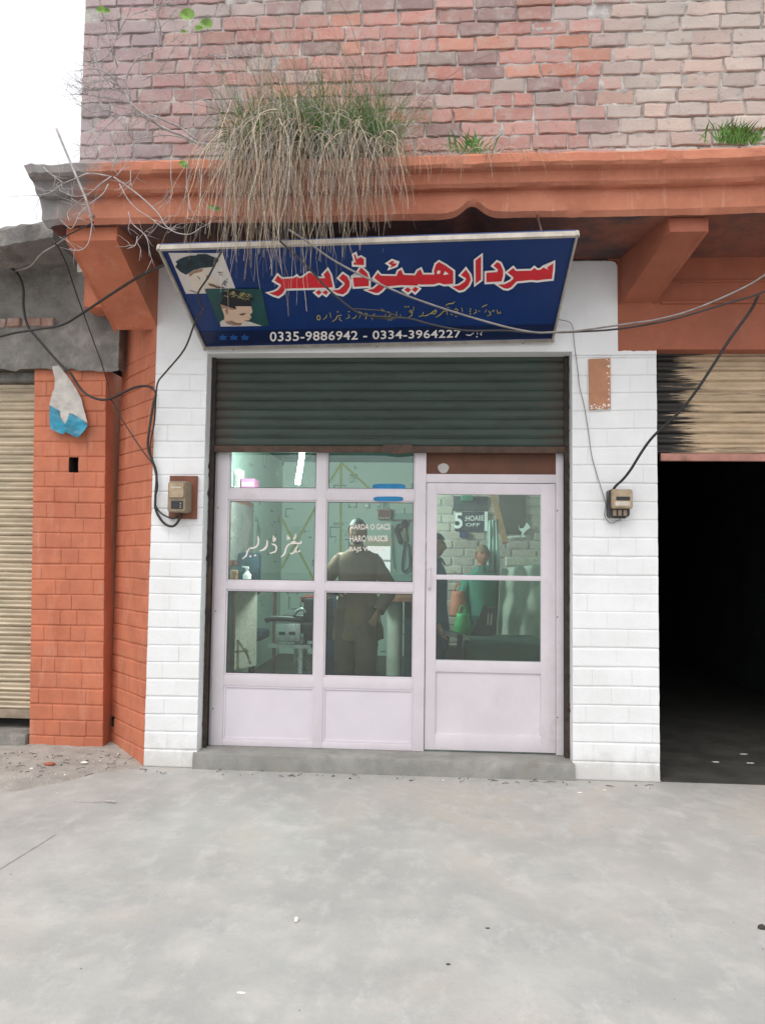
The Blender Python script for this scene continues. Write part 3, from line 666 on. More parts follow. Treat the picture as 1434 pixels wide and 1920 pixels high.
# blue smears of paint on the middle light and the rail
bl = wins[3]
for nm, prn, x0, x1, ya, yb, yy in (('paint_smear', bl, 698, 760, 907, 918, YF+.0165), ('paint_smear', sf, 700, 756, 931, 940, YF+.0025)):
    mb = MB(); P = []
    for k in range(24):
        a = 2*math.pi*k/24; P.append(U((x0+x1)/2+(x1-x0)/2*math.copysign(abs(math.cos(a))**.5, math.cos(a))+nz((k, 1, 0))*2, (ya+yb)/2+(yb-ya)/2*math.copysign(abs(math.sin(a))**.6, math.sin(a))+nz((k, 5, 0))*1.6, yy))
    mb.prism(P, (0, -.002, 0)); mb.build(nm, M['tape'], prn)
# lettering on the glass
YG = YF+.0175; onglass = lambda x, y: U(x, y, YG)
M['letter'] = mat('window_lettering', (.74, .68, .62), .6, .08, 20)
zq = lambda L_: [(440+x/8.96, 980+y/8.96) for x, y in L_]
mb = MB()
for s in ([(390, 225), (400, 270), (403, 320), (390, 375), (360, 405), (320, 425), (285, 428), (250, 432)], [(250, 432), (215, 480), (205, 530), (190, 560), (130, 612)], [(545, 290), (548, 340), (540, 400), (515, 440), (470, 460), (418, 472)], [(525, 395), (480, 445)],
          [(655, 215), (652, 270), (655, 320), (685, 285), (680, 260), (655, 262)], [(618, 355), (670, 370), (700, 400), (700, 450), (680, 490), (590, 517)], [(1118, 308), (1120, 335), (1095, 350), (1040, 345), (990, 345), (935, 350), (880, 395), (860, 440), (850, 490), (825, 540), (778, 578)],
          [(1062, 380), (1030, 440), (1005, 490), (965, 522), (925, 512)], [(890, 210), (888, 280), (922, 272), (918, 245), (890, 250)], [(1025, 185), (1022, 240), (990, 285), (985, 245)], [(925, 355), (985, 320), (1030, 315)]): stroke(zq(s), 3.0, onglass, mb)
for d in ((265, 565), (345, 550), (1040, 490), (1085, 478)): stroke(zq([d]), 2.4, onglass, mb)
mb.build('lettering', M['letter'], wins[1])
mb = MB()
for tx, q in (('HARDA O GACS', ((657, 983), (731, 982), (731, 993), (657, 993))), ('HARC WASCB', ((656, 1004), (727, 1004), (727, 1015), (656, 1016))), ('BAJS WASCE', ((655, 1025), (722, 1025), (722, 1036), (655, 1036)))):
    mb = MB(); put_text(mb, tx, quadfn(*q, onglass), 0, .012); mb.build('lettering', M['letter'], wins[4])

# ------------------------------------------------------------------ the sign board, leaning out from the wall
YB, YTOP = -.035, -.85
SBL, SBR, STL, STR = U(385, 651, YB), U(1035, 636, YB), U(299, 464, YTOP), U(1081, 438, YTOP)
so_ = (SBL+SBR+STL+STR)/4; su = ((SBR-SBL)+(STR-STL)).normalized(); sv = ((STL-SBL)+(STR-SBR)).normalized(); sn = su.cross(sv).normalized()
if sn.y > 0: sn = -sn
onsign = lambda h: (lambda x, y: UP(x, y, so_+sn*h, sn))
sg = thing('sign_board', 'dark blue barber sign with red Urdu lettering leaning out under the canopy', 'sign', (so_.x, -.03, 2.77))
cor = [onsign(0)(x, y) for x, y in ((299, 464), (1081, 438), (1035, 636), (385, 651))]
mb = MB(); mb.prism(cor, -sn*.03); mb.build('panel', M['navy'], sg)
mb = MB(); mb.flat([onsign(.0015)(x, y) for x, y in ((373, 622), (1038.5, 608), (1035.5, 633), (384.5, 648))]); band = mb.build('dark_band', M['navyband'], sg)
mb = MB()
for p, q, r in ((cor[0], cor[1], .016), (cor[1], cor[2], .011), (cor[2], cor[3], .011), (cor[3], cor[0], .013)):
    mb.bar(p+sn*.004-(p-q).normalized()*-.012, q+sn*.004+(p-q).normalized()*-.012, r, .034, sn)
mb.build('edge_frame', M['railgrey'], sg)
for t in (.08, .5, .92):
    p = cor[0].lerp(cor[1], t); mb = MB(); mb.tube([p, Vector((p.x, -.62, ZS+.03))], .006, 6); mb.build('support_rod', M['rustmetal'], sg)
    q = cor[3].lerp(cor[2], t); mb = MB(); mb.tube([q, Vector((q.x, .01, q.z-.01))], .008, 6); mb.build('wall_bracket', M['rustmetal'], sg)
Z1 = lambda L_: [(495+x/7.17, 465+y/7.17) for x, y in L_]; Z2 = lambda L_: [(675+x/7.17, 465+y/7.17) for x, y in L_]; Z3 = lambda L_: [(855+x/7.17, 465+y/7.17) for x, y in L_]
glyphs = [Z1([(65, 605), (130, 597), (190, 565), (232, 515), (225, 490), (140, 440), (185, 372), (235, 420), (400, 410), (440, 383), (470, 412), (520, 400), (600, 340), (630, 335), (715, 410), (830, 410), (800, 360), (855, 300), (890, 360), (925, 527), (850, 535), (660, 537), (480, 542), (290, 547), (250, 612), (195, 650), (130, 630)]),
    Z1([(695, 600), (735, 566), (775, 600), (735, 634)]), Z1([(787, 600), (828, 568), (862, 600), (835, 630)]),
    Z1([(915, 572), (1010, 565), (1080, 500), (1085, 470), (1010, 405), (1060, 350), (1120, 390), (1150, 450), (1150, 520), (1110, 590), (1060, 625), (990, 610)]),
    Z1([(1195, 400), (1330, 397), (1345, 380), (1265, 322), (1305, 264), (1385, 340), (1408, 420), (1408, 512), (1212, 522)]),
    Z1([(1205, 197), (1232, 190), (1208, 95), (1226, 85), (1246, 152), (1300, 125), (1342, 150), (1342, 230), (1207, 226)]),
    Z2([(190, 402), (240, 335), (275, 375), (490, 380), (515, 315), (550, 295), (582, 365), (740, 370), (775, 310), (812, 290), (840, 360), (1000, 360), (992, 310), (1020, 220), (1060, 190), (1150, 240), (1250, 312), (1250, 480), (1130, 490), (1060, 468), (990, 490), (810, 492), (795, 480), (765, 505), (540, 500), (420, 512), (335, 520), (290, 572), (240, 605), (200, 603), (90, 568), (180, 552), (240, 500), (285, 480)]),
    Z2([(595, 565), (640, 528), (684, 565), (645, 600)]), Z2([(696, 560), (740, 523), (785, 550), (740, 597)]),
    Z2([(380, 207), (430, 173), (467, 187), (425, 207), (492, 207), (480, 235), (403, 270), (425, 235)]),
    Z3([(-52, 522), (40, 505), (120, 450), (135, 410), (65, 365), (130, 290), (180, 360), (195, 430), (165, 500), (100, 560), (40, 573)]),
    Z3([(260, 170), (335, 110), (332, 425), (262, 480)]),
    Z3([(405, 335), (550, 325), (562, 290), (500, 240), (550, 190), (590, 210), (630, 300), (630, 370), (610, 450), (405, 460)]),
    Z3([(560, 495), (650, 488), (730, 450), (770, 410), (760, 385), (690, 330), (765, 270), (800, 310), (1010, 305), (1050, 268), (1085, 298), (1130, 295), (1170, 262), (1235, 292), (1220, 260), (1305, 205), (1300, 290), (1285, 415), (1170, 425), (1090, 437), (1010, 430), (810, 450), (740, 525), (690, 548), (640, 540)])]
mb = MB()
for k, g in enumerate(glyphs): mb.flat([onsign(.002+.00025*k)(*p) for p in offset_poly(g, 3.7)])
for h_ in (Z2([(1030, 325), (1045, 302), (1075, 305), (1080, 325), (1060, 350), (1038, 350)]), Z2([(1140, 312), (1192, 350), (1130, 364), (1118, 358)])): mb.flat([onsign(.0075)(*p) for p in h_])
mb.build('title_outline', M['signwhite'], sg)
mb = MB()
for g in glyphs: mb.flat([onsign(.0065)(*p) for p in g])
mb.build('title_lettering', M['signred'], sg)
A4 = lambda L_: [(585+x/7.17, 555+y/7.17) for x, y in L_]; A5 = lambda L_: [(765+x/7.17, 555+y/7.17) for x, y in L_]
mb = MB(); mb2 = MB()
circ = lambda x, y, a, b: [(x+a*math.cos(t*math.pi/5), y+b*math.sin(t*math.pi/5)) for t in range(11)]
S4 = [circ(90, 292, 22, 30), [(198, 250), (192, 285), (150, 317)], [(238, 222), (256, 292)], [(270, 347), (320, 312), (342, 268), (400, 255)], [(370, 280), (372, 318), (400, 337)], [(345, 212)], [(490, 245), (503, 285), (458, 308)], [(495, 210)], [(597, 258), (580, 290), (540, 306)],
      [(655, 252), (630, 300)], [(637, 215)], [(665, 228)], [(705, 230), (740, 236), (728, 285), (715, 315)], [(778, 268), (812, 262), (848, 235)], [(800, 290), (812, 325)], [(930, 165), (940, 195), (972, 188)], [(985, 240), (992, 282), (1035, 272), (1062, 240), (1030, 238)], [(1020, 208), (1046, 222)], [(1030, 320)], [(1066, 320)], [(1135, 208), (1140, 278)], [(1185, 245), (1192, 292)],
      [(1330, 225), (1308, 210), (1325, 188), (1346, 215), (1338, 260), (1278, 303)], [(1366, 143), (1360, 202)], [(1254, 145)], [(1292, 143)]]
S5 = [[(145, 278), (190, 262), (207, 212)], [(190, 266), (240, 265), (300, 235), (375, 185), (380, 205), (358, 238), (295, 240)], [(372, 287), (425, 255), (475, 205), (518, 198), (526, 252)], [(500, 130), (540, 105), (598, 100), (628, 74)], [(520, 150), (552, 162)], [(565, 240), (600, 256)], [(625, 268), (658, 277)], [(618, 192), (640, 168), (667, 185), (655, 212), (625, 205)], [(718, 153), (732, 218)],
      [(838, 175)], [(830, 205)], [(835, 238)], [(878, 242), (915, 216), (905, 178)], [(940, 205), (968, 198)], [(988, 152), (1015, 135), (1062, 115)], [(1030, 222), (1052, 180)], [(1058, 272), (1108, 252), (1100, 222), (1078, 200)], [(1122, 212), (1150, 190), (1162, 210)], [(1188, 183), (1205, 235), (1242, 225), (1235, 205)]]
for fn, SS in ((A4, S4), (A5, S5)):
    for s in SS:
        stroke(fn(s), 3.6 if len(s) > 1 else 2.6, onsign(.0012), mb2); stroke(fn(s), 1.9 if len(s) > 1 else 1.7, onsign(.0026), mb)
mb2.build('subtitle_shadow', M['black'], sg); mb.build('subtitle_lettering', M['signgold'], sg)
mb = MB(); put_text(mb, '0335-9886942 - 0334-3964227', quadfn((506, 622), (864, 618), (864, 633), (506, 640.5), onsign(.004)), 0, .014, 1.05)
for s in ([(775, 520), (800, 526), (832, 530), (882, 495)], [(928, 485), (930, 520)], [(962, 512), (998, 482)], [(922, 548)], [(980, 520)]): stroke(A5(s), 1.6, onsign(.004), mb)
mb.build('phone_lettering', M['signwhite'], band)
P6 = lambda L_: [(305+x/6.83, 455+y/6.83) for x, y in L_]; fl = lambda mb, L_, h, m=0: mb.flat([onsign(h)(*p) for p in P6(L_)], m)
mb = MB(); fl(mb, [(75, 130), (765, 135), (932, 585), (540, 592), (560, 650), (300, 655)], .0020)
ph = mb.build('portrait_print', M['photogrey'], sg, 'pale haircut print with swept back hair seen from the side')
mb = MB(); fl(mb, [(330, 405), (400, 352), (620, 310), (600, 380), (640, 440), (690, 480), (740, 560), (660, 575), (600, 590), (540, 595), (556, 648), (460, 640), (355, 605), (380, 540), (345, 465)], .0032); mb.build('face', M['skinpale'], ph)
mb = MB(); fl(mb, [(165, 310), (190, 270), (165, 245), (230, 205), (300, 180), (340, 168), (430, 165), (450, 148), (560, 145), (640, 180), (690, 195), (720, 230), (650, 310), (500, 325), (400, 352), (335, 390), (300, 412), (230, 375)], .0044); mb.build('hair', M['hairblue'], ph)
mb = MB()
for s in ([(710, 380), (765, 385), (735, 410), (770, 420)], [(760, 545), (800, 490), (825, 500), (790, 540), (815, 555)], [(820, 480), (835, 465)], [(585, 525), (650, 545), (690, 572), (790, 575)], [(450, 430), (480, 470)], [(350, 610), (440, 640)]): stroke(P6(s), 2.2, onsign(.0052), mb)
mb.build('print_lines', M['hairblack'], ph)
mb = MB(); fl(mb, [(335, 395), (420, 352), (520, 335), (505, 372), (400, 395), (350, 440)], .0050); fl(mb, [(560, 420), (590, 415), (598, 450), (580, 480), (560, 460)], .0050); fl(mb, [(585, 520), (690, 545), (770, 570), (700, 578), (610, 560)], .0049); mb.build('printed_shading', M['fade'], ph)
mb = MB(); fl(mb, [(540, 592), (1265, 590), (1362, 1055), (1270, 1070), (740, 1075)], .0056)
ph = mb.build('portrait_print', M['photogreen'], sg, 'green haircut print of a man with short curly top')
mb = MB(); fl(mb, [(745, 790), (850, 822), (945, 855), (930, 815), (1135, 815), (1152, 890), (1120, 920), (1138, 960), (1100, 1000), (1030, 1030), (1000, 1060), (870, 1058), (790, 1010), (790, 930), (765, 860)], .0064); mb.build('face', M['skinprint'], ph)
mb = MB(); fl(mb, [(735, 1015), (780, 985), (830, 1040), (900, 1060), (1000, 1062), (1035, 1020), (1110, 1010), (1272, 1066), (745, 1075)], .0072); mb.build('shirt', M['photogrey'], ph)
mb = MB(); fl(mb, [(758, 640), (870, 602), (960, 610), (1050, 640), (1185, 735), (1132, 748), (1135, 815), (930, 810), (945, 852), (840, 820), (738, 785), (768, 720)], .0080); mb.build('hair', M['hairblack'], ph)
mb = MB(); fl(mb, [(750, 792), (850, 822), (942, 856), (880, 862), (800, 840), (765, 850)], .0068); fl(mb, [(800, 855), (835, 850), (850, 885), (830, 925), (810, 905)], .0069); fl(mb, [(870, 1000), (950, 1035), (1020, 1032), (1000, 1060), (870, 1058), (790, 1010)], .0069); fl(mb, [(985, 918), (1062, 903), (1066, 912), (1000, 930)], .0069); fl(mb, [(1100, 955), (1130, 962), (1112, 975)], .0069); mb.build('printed_shading', M['fade'], ph)
mb = MB(); R_ = random.Random(3)
for k in range(26):
    x = R_.uniform(780, 1120); y = 640+(x-780)*.12+R_.uniform(-20, 60); stroke(P6([(x, y), (x+R_.uniform(10, 30), y-R_.uniform(5, 25)), (x+R_.uniform(30, 60), y+R_.uniform(0, 20))]), 1.2, onsign(.0088), mb)
mb.build('hair_highlight', M['signgold'], ph)
mb = MB()
for s in ([(980, 922), (1020, 915), (1065, 905)], [(1000, 928), (1050, 925)], [(1050, 998), (1105, 1000)], [(870, 1000), (950, 1040), (1010, 1035)]): stroke(P6(s), 1.5, onsign(.0088), mb)
mb.build('print_lines', M['brown'], ph)
mb = MB()
for cx_ in (775, 912, 1055):
    fl(mb, [(cx_-58, 1195), (cx_-25, 1198), (cx_-8, 1168), (cx_+12, 1198), (cx_+58, 1192), (cx_+35, 1222), (cx_+45, 1248), (cx_, 1240), (cx_-45, 1250), (cx_-35, 1222)], .0030)
mb.build('flower_mark', M['lotus'], band)

# ------------------------------------------------------------------ things fixed on the walls
def rr(x0, x1, z0, z1, r, y, n=4):
    o = []
    for cx_, cz, a0 in ((x1-r, z1-r, 0), (x0+r, z1-r, 90), (x0+r, z0+r, 180), (x1-r, z0+r, 270)):
        for k in range(n+1): a = math.radians(a0+90*k/n); o.append(Vector((cx_+r*math.cos(a), y, cz+r*math.sin(a))))
    return o
a, b = U(319, 892, -.02), U(368, 973, -.02)
mt = thing('electric_meter', 'brown electric meter on a red wooden board on the left white pier', 'meter', ((a.x+b.x)/2, 0, b.z), 'electric meters on the white piers')
mb = MB(); mb.box(a.x, b.x, -.026, .004, b.z, a.z, 0, .004); mb.box(b.x-.045, b.x-.012, -.03, -.025, b.z+.06, a.z-.03, 0, .002); mb.build('backboard', M['redwood'], mt)
a, b = U(314.5, 901, -.13), U(347, 961, -.13)
mb = MB(); zm = a.z+(b.z-a.z)*.57
mb.loft([rr(a.x+.002, b.x+.012, b.z, a.z, .02, -.026), rr(a.x, b.x+.008, b.z+.002, a.z-.002, .02, -.115), rr(a.x+.008, b.x, b.z+.008, a.z-.008, .016, -.13)])
cs = mb.build('case', M['meter'], mt, smooth=True, angle=35)
mb = MB(); mb.loft([rr(a.x+.012, b.x-.006, zm+.004, a.z-.012, .01, -.128), rr(a.x+.016, b.x-.010, zm+.008, a.z-.016, .01, -.142)]); mb.build('upper_cover', M['meterlid'], mt, smooth=True, angle=35)
mb = MB(); mb.box(a.x+.030, b.x-.025, -.1435, -.141, a.z-.050, a.z-.041); mb.build('dial_slot', M['meterplate'], mt)
mb = MB(); mb.box(a.x+.028, b.x-.014, -.134, -.127, b.z+.024, zm-.012, 0, .003); tb = mb.build('terminal_window', M['meterblack'], mt)
mb = MB()
for k in range(3): mb.lathe([(.004, 0), (.004, .006)], (b.x-.028-.0*k, -.136, b.z+.030+.013*k), 8)
mb.build('terminal_screw', M['meterplate'], tb)
a, b = U(1146, 917, -.10), U(1186, 954, -.10)
mt = thing('electric_meter', 'small bronze electric meter hanging on the right white pier beside the dark doorway', 'meter', ((a.x+b.x)/2, 0, b.z), 'electric meters on the white piers')
zb3 = UZ(1165, 971, -.06)
mb = MB(); mb.loft([rr(a.x-.012, b.x-.012, zb3, a.z+.004, .022, .002), rr(a.x-.010, b.x-.012, zb3+.004, a.z+.002, .022, -.07)]); mb.build('case', M['meterblack'], mt, smooth=True, angle=35)
mb = MB(); mb.loft([rr(a.x, b.x, b.z, a.z, .016, -.05), rr(a.x, b.x, b.z, a.z, .016, -.095), rr(a.x+.010, b.x-.008, b.z+.008, a.z-.008, .012, -.108)]); mb.build('front_cover', M['meterlid'], mt, smooth=True, angle=35)
mb = MB(); mb.box(a.x+.026, b.x-.020, -.1105, -.107, b.z+.052, b.z+.075); mb.build('dial_slot', M['meterblack'], mt)
mb = MB(); mb.loft([rr(a.x+.018, b.x-.018, b.z+.016, b.z+.046, .008, -.107), rr(a.x+.020, b.x-.020, b.z+.018, b.z+.044, .008, -.112)]); mb.build('label_plate', M['meterplate'], mt)
mb = MB()
for k in range(3): mb.box(a.x+.012+.032*k, a.x+.034+.032*k, -.082, -.068, zb3+.012, b.z-.006, 0, .003)
mb.build('terminal_block', M['meter'], mt)
# brown plate
mb = MB(); pl = [U(x, y, -.004) for x, y in ((1102.5, 674), (1143, 672), (1143.5, 767), (1104, 769))]
mb.prism(pl, (0, -.010, 0)); o = mb.build('wall_plate', M['plate'], None, 'bare brown rectangular plate on the right white pier above the bronze meter', 'plate', loc=pl[3])
mb = MB(); R_ = random.Random(5)
for k in range(70):
    t = R_.random(); px, py = (R_.uniform(1106, 1142), 767-abs(R_.gauss(0, 4))) if t < .6 else (1142-abs(R_.gauss(0, 2)), R_.uniform(672, 765))
    c = U(px, py, -.0155); r = R_.uniform(.002, .006); mb.flat([c+Vector((r*math.cos(q*1.26)*R_.uniform(.6, 1.3), 0, r*math.sin(q*1.26)*R_.uniform(.5, 1.1))) for q in range(5)])
mb.build('flaking_paint', M['signwhite'], o, kind='stuff')
# torn poster, curling off the brick
ZP = lambda L_: [(80+x/8.73, 680+y/8.73) for x, y in L_]
def sheet(L_, y0, curl, m, name, parent, n=14):
    P = ZP(L_); bm = bmesh.new(); vs = [bm.verts.new(U(x, y, y0)) for x, y in P]
    for tri in tessellate_polygon([[v.co for v in vs]]): bm.faces.new([vs[k] for k in tri])
    for _ in range(3): bmesh.ops.subdivide_edges(bm, edges=[e for e in bm.edges if e.calc_length() > .025], cuts=1, use_grid_fill=False); bmesh.ops.triangulate(bm, faces=bm.faces)
    for v in bm.verts: v.co.y += -curl*max(0, (2.62-v.co.z))*.5+nz(v.co, 14)*.012+nz(v.co, 35)*.005
    r = bmesh.ops.extrude_face_region(bm, geom=list(bm.faces))
    for g in r['geom']:
        if isinstance(g, bmesh.types.BMVert): g.co.y -= .0015
    mb = MB(); mb.addbm(bm); return mb.build(name, m, parent, smooth=True, angle=30)
po = thing('torn_poster', 'torn grey and blue poster scrap peeling off the left orange brick pier', 'poster', U(130, 820, Y1-.03))
sheet([(160, 60), (270, 50), (330, 120), (400, 200), (520, 370), (630, 560), (690, 760), (760, 1000), (640, 930), (540, 860), (460, 830), (450, 930), (410, 1030), (330, 980), (290, 880), (295, 800), (200, 740), (120, 690), (150, 580), (200, 430), (205, 260)], Y1-.028, .10, M['poster'], 'grey_backing', po)
sheet([(130, 705), (200, 740), (290, 790), (300, 880), (340, 960), (400, 1010), (440, 940), (460, 840), (560, 870), (660, 935), (740, 1000), (765, 1040), (690, 1150), (620, 1230), (590, 1235), (400, 1140), (360, 1180), (280, 1150), (150, 1090)], Y1-.036, .12, M['posterblue'], 'blue_face', po)

# ------------------------------------------------------------------ cables
def cable(name, pts, r, m, label, Ys, group='cables strung across the shop fronts'):
    P = []; n = len(pts)
    for i, (x, y) in enumerate(pts):
        Y = Ys if isinstance(Ys, (int, float)) else Ys[min(int(i/(n-1)*(len(Ys)-1)), len(Ys)-2)]+(Ys[min(int(i/(n-1)*(len(Ys)-1)), len(Ys)-2)+1]-Ys[min(int(i/(n-1)*(len(Ys)-1)), len(Ys)-2)])*((i/(n-1)*(len(Ys)-1)) % 1 if i < n-1 else 1)
        P.append(U(x, y, Y))
    mb = MB(); mb.tube(crom(P, 5), r, 7, 0)
    return mb.build(name, M[m], None, label, 'cable', group, loc=P[-1], smooth=True)
cable('cable', [(-40, 640), (0, 631), (29, 624), (73, 617), (117, 609), (152, 589), (205, 554), (264, 517), (308, 497), (345, 480)], .0085, 'wire', 'black cable rising from the far left edge to the sign board corner', [-.05, -.12, -.35, -.62])
cable('cable', [(-30, 470), (0, 492), (31, 510), (44, 538), (45, 576), (53, 611), (73, 637), (111, 680), (132, 699), (149, 725), (164, 740), (187, 749), (209, 747), (234, 735), (258, 725), (281, 725), (293, 737), (288, 757), (280, 810), (278, 839), (286, 863), (294, 890), (292, 933), (293, 957), (307, 980), (323, 987), (334, 978), (341, 962)], .0085, 'wire', 'thick cable looping from the grey wall across the poster down to the left meter', [.16, .2, .18, .05, -.03, -.03, -.05])
cable('cable', [(416, 470), (392, 517), (371, 551), (378, 572), (381, 580), (366, 605), (346, 655), (310, 699), (297, 716), (293, 740), (290, 790), (282, 840), (290, 878), (296, 910), (291, 940), (300, 960), (322, 972), (334, 968)], .0055, 'wire', 'thin black wire from the sign portraits down the pier edge to the left meter', [-.93, -.75, -.3, -.03, -.03, -.04])
stalk = cable('dry_stalk', [(106, 241), (131, 301), (161, 372), (172, 408)], .0065, 'twig', 'straight dark stalk leaning against the left end of the canopy', [-.95, -.92, -.88], None); stalk['category'] = 'stalk'
cable('cable', [(176, 417), (108, 452), (110, 463), (126, 497), (141, 543), (158, 590), (176, 640), (190, 678), (202, 719), (208, 746), (228, 784), (252, 822), (272, 851), (293, 877)], .0042, 'wire', 'thin wire hanging from the canopy end past the brick piers to the meter cables', [-.7, -.35, .1, .18, .05, -.03])
cable('cable', [(176, 404), (152, 426), (132, 441), (105, 460), (79, 476), (61, 497), (47, 504), (30, 508)], .0065, 'wiregrey', 'grey cable stub drooping from the canopy end over the grey wall', [-.68, -.35, .1])
cable('cable', [(540, 430), (573, 451), (622, 486), (681, 518), (733, 542), (780, 561), (857, 587), (944, 612), (1000, 623), (1035, 623), (1083, 620), (1136, 613), (1200, 604), (1227, 600), (1283, 586), (1340, 564), (1396, 538), (1434, 515), (1500, 470)], .0055, 'wiregrey', 'upper pale cable crossing the sign board and running off to the right', [-.98, -.96, -.9, -.75, -.6])
cable('cable', [(490, 420), (524, 451), (576, 500), (615, 542), (657, 577), (684, 591), (733, 595), (770, 598), (815, 610), (874, 620), (944, 620), (1000, 624), (1083, 622), (1157, 617), (1241, 603), (1312, 584), (1368, 567), (1410, 555), (1434, 546), (1500, 515)], .0055, 'wire', 'lower black cable sagging across the sign board and running off to the right', [-.98, -.93, -.88, -.75, -.6])
cable('cable', [(660, 579), (690, 581), (715, 583), (742, 592), (735, 598), (705, 596), (684, 590)], .004, 'wire', 'small loop of wire caught on the sagging cable over the sign', [-.93, -.91])
cable('cable', [(1421, 554), (1405, 584), (1368, 635), (1334, 688), (1300, 739), (1269, 776), (1227, 815), (1205, 843), (1182, 880), (1166, 900), (1153, 912), (1143, 930), (1140, 950), (1143, 962), (1152, 969), (1172, 970)], .0085, 'wire', 'black cable dropping from the right edge to the bronze meter', [-.62, -.45, -.25, -.1, -.04, -.06])
cable('cable', [(1040, 598), (1067, 604), (1074, 618), (1076, 643), (1083, 697), (1086, 725), (1095, 762), (1103, 812), (1110, 860), (1130, 927), (1135, 947), (1133, 967), (1145, 981), (1163, 973)], .0026, 'wiregrey', 'thin grey wire running down the right white pier from the sign corner', [-.05, -.012, -.012, -.012, -.03])

# ------------------------------------------------------------------ plants on the canopy
def strand(mb, p, v, L_, n, r, g, sway=.04, seed=0):
    P = [Vector(p)]; v = Vector(v).normalized(); ds = L_/n
    for k in range(n):
        v = v+Vector((nz((seed*.37, k*1.3, 0))*sway, nz((seed, 7, k*.9))*sway*.6, -g)); v.normalize(); P.append(P[-1]+v*ds)
    for q in P:                                               # slide over the front of the canopy
        if q.z < 3.63 and q.z > 3.30 and q.y > -.83: q.y = -.83-.004*(seed % 7)
        elif q.z >= 3.63 and q.z < 3.72 and q.y > -.83: q.z = max(q.z, 3.64+(q.y+.8)*.17)
    mb.tube(P, [r*(1-.65*k/n) for k in range(n+1)], 3, 0, False)
R_ = random.Random(11)
clump = thing('dry_grass_clump', 'big clump of dry straw grass hanging over the canopy edge above the sign', 'dry grass', U(570, 300, -.6))
straw = MB(); cols = [(.85, .88, .92), (1.0, .95, .88), (1.6, 1.52, 1.4), (.36, .33, .30), (.80, .88, 1.02), (1.2, 1.05, .86), (.5, .47, .40)]
def xpick():
    while True:
        x = R_.uniform(418, 738); d = .18+1.0*math.exp(-((x-450)/32)**2)+.9*math.exp(-((x-535)/42)**2)+1.1*math.exp(-((x-652)/28)**2)+.55*math.exp(-((x-712)/18)**2)
        if R_.random()*1.5 < d: return x
for k in range(1200):
    px = xpick(); straw.cc = R_.choice(cols); t = R_.random()
    if t < .52:                                               # rooted along the canopy lip, long and hanging
        Y = R_.uniform(-.82, -.60); p = U(px, 310, -.9); p.y = Y; p.z = 3.64+(Y+.8)*.17+R_.uniform(0, .05); edge_f = math.exp(-((px-560)/150)**2)
        L_ = R_.uniform(.32, .80)*(.60+.5*edge_f)*(1.28 if px < 590 else 1.05)*(.9 if px > 690 else 1)
        strand(straw, p, (R_.gauss(0, .10), R_.uniform(-.7, -.1), R_.uniform(.1, .9)), L_+.12, 14, R_.uniform(.0012, .0028), R_.uniform(.26, .5), .62, k)
    elif t < .82:                                             # rooted higher against the wall
        Y = R_.uniform(-.45, -.05); p = Vector((UX(px, 250, -.83), Y, R_.uniform(3.72, 3.95)))
        strand(straw, p, (R_.gauss(0, .10), R_.uniform(-.6, 0), R_.uniform(.5, 1.3)), R_.uniform(.35, 1.05), 10, R_.uniform(.0011, .0026), R_.uniform(.08, .32), .24, k)
    else:                                                     # wiry heads standing up
        Y = R_.uniform(-.4, -.1); p = Vector((UX(px, 250, -.6), Y, R_.uniform(3.8, 4.0)))
        strand(straw, p, (R_.gauss(0, .12), R_.uniform(-.3, .0), 1), R_.uniform(.35, .80), 9, R_.uniform(.0010, .0018), R_.uniform(.02, .12), .45, k)
for k in range(12):
    straw.cc = (.9, .85, .8); px = R_.choice((640, 648, 655, 662, 520, 470)); p = Vector((UX(px, 300, -.5), -.5, 3.70)); q = U(px+R_.uniform(-18, 22), R_.uniform(150, 210), -.15)
    straw.tube(crom([p, p.lerp(q, .3)+Vector((R_.gauss(0, .03), 0, 0)), p.lerp(q, .7)+Vector((R_.gauss(0, .03), 0, 0)), q], 3), [.005]*6+[.003]*4, 5, 0)
straw.build('dry_stems', M['straw'], clump, kind='stuff', recalc=False, smooth=True)
gr = MB()
for k in range(1250):
    px = min(735, max(425, R_.choice([R_.gauss(570, 34), R_.gauss(700, 20), R_.gauss(610, 34), R_.gauss(470, 18)]))); Y = R_.uniform(-.80, -.25); p = Vector((UX(px, 250, -.7), Y, 3.66+(Y+.8)*.18))
    strand(gr, p, (R_.gauss(0, .22), R_.uniform(-.6, .1), 1), R_.uniform(.18, .50), 6, R_.uniform(.0014, .0028), R_.uniform(.1, .35), .1, k)
gr.build('green_blades', M['grass'], clump, kind='stuff', recalc=False, smooth=True)
# sparse fringe further right
fr_ = MB(); fr_.cc = (1, 1, 1)
for k in range(110):
    px = R_.uniform(742, 985); fr_.cc = R_.choice(cols); Y = R_.uniform(-.82, -.3); p = U(px, 300, Y); p.z = 3.64+(Y+.8)*.17
    strand(fr_, p, (R_.gauss(0, .5), R_.uniform(-.8, 0), R_.uniform(.2, .8)), R_.uniform(.12, .36), 8, R_.uniform(.0012, .002), R_.uniform(.2, .45), .25, k)
for k in range(70):
    px = R_.gauss(775, 18); fr_.cc = R_.choice(cols[:3]); p = U(px, R_.uniform(185, 215), -.02)
    strand(fr_, p, (R_.gauss(0, .6), -.5, R_.uniform(-.2, .8)), R_.uniform(.08, .30), 7, .0012, .28, .3, k)
fr_.build('dry_grass_fringe', M['straw'], None, 'sparse dry stalks on the canopy lip right of the big straw clump', 'dry grass', kind='stuff', loc=U(860, 300, -.6), recalc=False, smooth=True)
